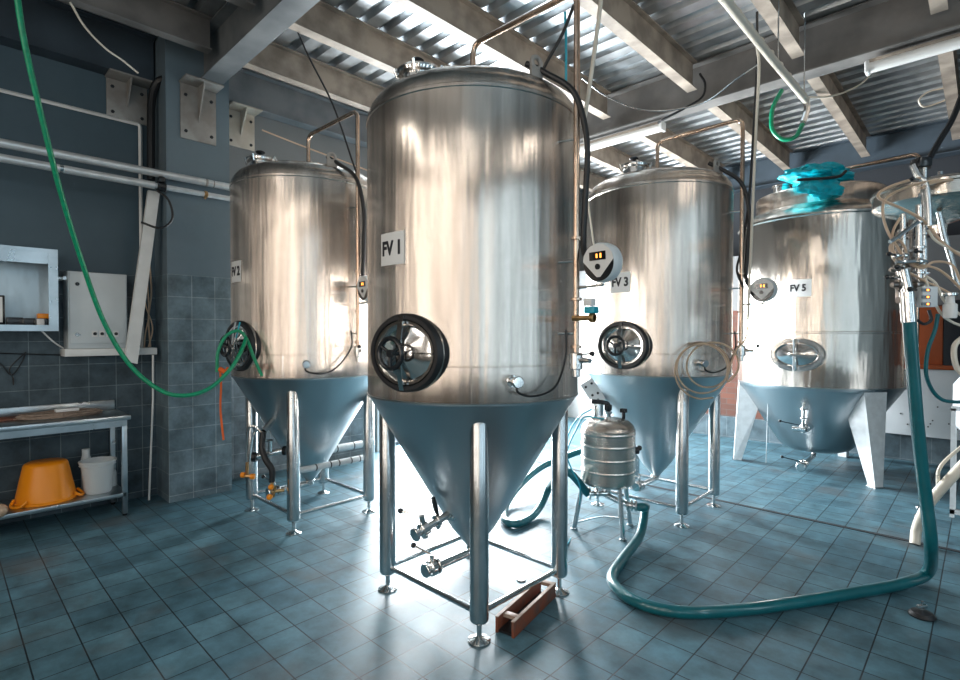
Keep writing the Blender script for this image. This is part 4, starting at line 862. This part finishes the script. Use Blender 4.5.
# things by the back wall
bx = MB().span((-.92, YB-.075, .33), (.75, YB-.045, 1.16), .003); t = bx.build('white_board', 'pale', label='large white board with small marks leaning on back wall', cat='board')
rnd = random.Random(4)
for q in range(16): MB().disc((rnd.uniform(-.8, -.15), YB-.077, rnd.uniform(.42, .85)), (0, -1, 0), .009, .003, 8).build('dark_spot', 'dark', t)
M['opan'] = mat('orange_brick_paint', (.50, .10, .02), .6, var=.2, vscale=3)
MB().span((-1.0, YB-.05, 1.22), (-.37, YB-.02, 1.93), .003).build('trim_3', 'opan', kind='structure', label='orange wall panel left of the dark post')
MB().span((-.14, YB-.05, 1.22), (.75, YB-.02, 1.93), .003).build('trim_4', 'opan', kind='structure', label='orange wall panel right of the dark post')
MB().span((-.36, YB-.07, 1.18), (-.15, YB-.02, 2.0), .003).build('dark_post', 'dark', label='dark post between the two orange wall panels', cat='post')
MB().span((-1.0, YB-.10, 1.165), (.75, YB-.02, 1.215), .003).build('orange_rail', 'opan', label='narrow orange rail above the white board', cat='rail')
# pillar/frame of equipment at the right edge and drain hose
q = G(952, 517); b = MB().span((q.x-.02, q.y-.02, 0), (q.x+.02, q.y+.02, .75))
p = on(962, 420, 1, q.y+.1)
t = thing('pale_housing', (q.x+.2, q.y+.1, 0), 'pale metal housing on a frame cut by the right edge', 'machine')
qb = MB().lathe([(0, .62), (.05, .64), (.20, .80), (.20, 1.15), (.05, 1.38), (0, 1.38)], (q.x+.19, q.y+.15, 0), seg=8).build('body', 'insul', t)
for a, c_ in ((0, 0), (.3, 0), (.3, .3), (0, .3)): MB().span((q.x+a-.016, q.y+c_-.016, 0), (q.x+a+.016, q.y+c_+.016, .95)).build('leg', 'insul', t)
MB().span((q.x-.016, q.y-.016, .03), (q.x+.316, q.y+.016, .07)).span((q.x-.016, q.y-.016, .93), (q.x+.316, q.y+.016, .97)).build('rail', 'insul', t)
g0 = G(915, 544, .005)
MB().tube([g0, D(917, 528, 4.0), D(926, 508, 3.9), D(940, 490, 3.85), D(966, 462, 3.8)], .034, 14, 8).build('drain_hose', 'cream', label='thick cream hose ending in the floor drain channel', cat='hose')
MB().tube([G(938, 500, .14), D(938, 480, 3.9), D(939, 470, 3.9), D(946, 460, 3.9), D(966, 443, 3.9)], .012, 10, 6).build('thin_drain_hose', 'cream', label='thin cream tube above the thick drain hose', cat='tube')
g = G(921, 517); MB().lathe([(0, 0), (.05, 0), (.05, .01), (.015, .03), (.012, .07), (.0, .07)], (g.x, g.y, 0), seg=20).box((g.x, g.y, .08), (.08, .03, .025), Matrix.Rotation(.6, 3, 'Z'), .004).build('machine_foot', 'leg', label='small metal foot on floor behind the hanging teal hose', cat='foot')

# ------------------------------------------------------------------ light
def area(name, loc, rot, sx, sy, power, col, vis=True):
    l = bpy.data.lights.new(name, 'AREA'); l.shape = 'RECTANGLE'; l.size = sx; l.size_y = sy; l.energy = power; l.color = col
    o = bpy.data.objects.new(name, l); COL.objects.link(o); o.location = loc; o.rotation_euler = rot; return o
area('daylight_doorway', (XW-.12, (DY0+DY1)/2, DZ/2+.02), (0, -PI/2, 0), DZ-.04, DY1-DY0, 390, (.92, .97, 1.0))
area('side_window_fill', (XW-.12, 7.0, 2.0), (0, -PI/2, 0), 1.5, 1.1, 430, (.92, .97, 1.0))  # added light in the unseen side window, lifting the back floor
for a, d in FWIN: area('daylight_front', ((a+d)/2, YF-.02, 2.35), (PI/2, 0, 0), d-a, 3.0, 13, (1.0, .88, .76))
for a, d in RWIN: area('daylight_right', (XR+.02, (a+d)/2, 2.35), (0, PI/2, 0), 3.0, d-a, 10, (.66, .87, 1.0))
for x, y in ((-2.6, -1.6), (.55, -1.2), (1.9, 2.6), (-.6, -2.6)): area('unseen_fill', (x, y, 3.75), (0, 0, YAW), .16, 1.8, 9, (1.0, .93, .84))  # unseen lights added behind the camera to brighten the upper tanks
wd = bpy.data.worlds.new('world'); SC.world = wd; wd.use_nodes = True
bg = wd.node_tree.nodes['Background']; bg.inputs[0].default_value = (.6, .75, .9, 1); bg.inputs[1].default_value = .6
SC.view_settings.view_transform = 'Standard'; SC.view_settings.look = 'None'; SC.view_settings.gamma = 1; SC.view_settings.exposure = .85
for o in bpy.data.objects:
    if '_o' in o: del o['_o']
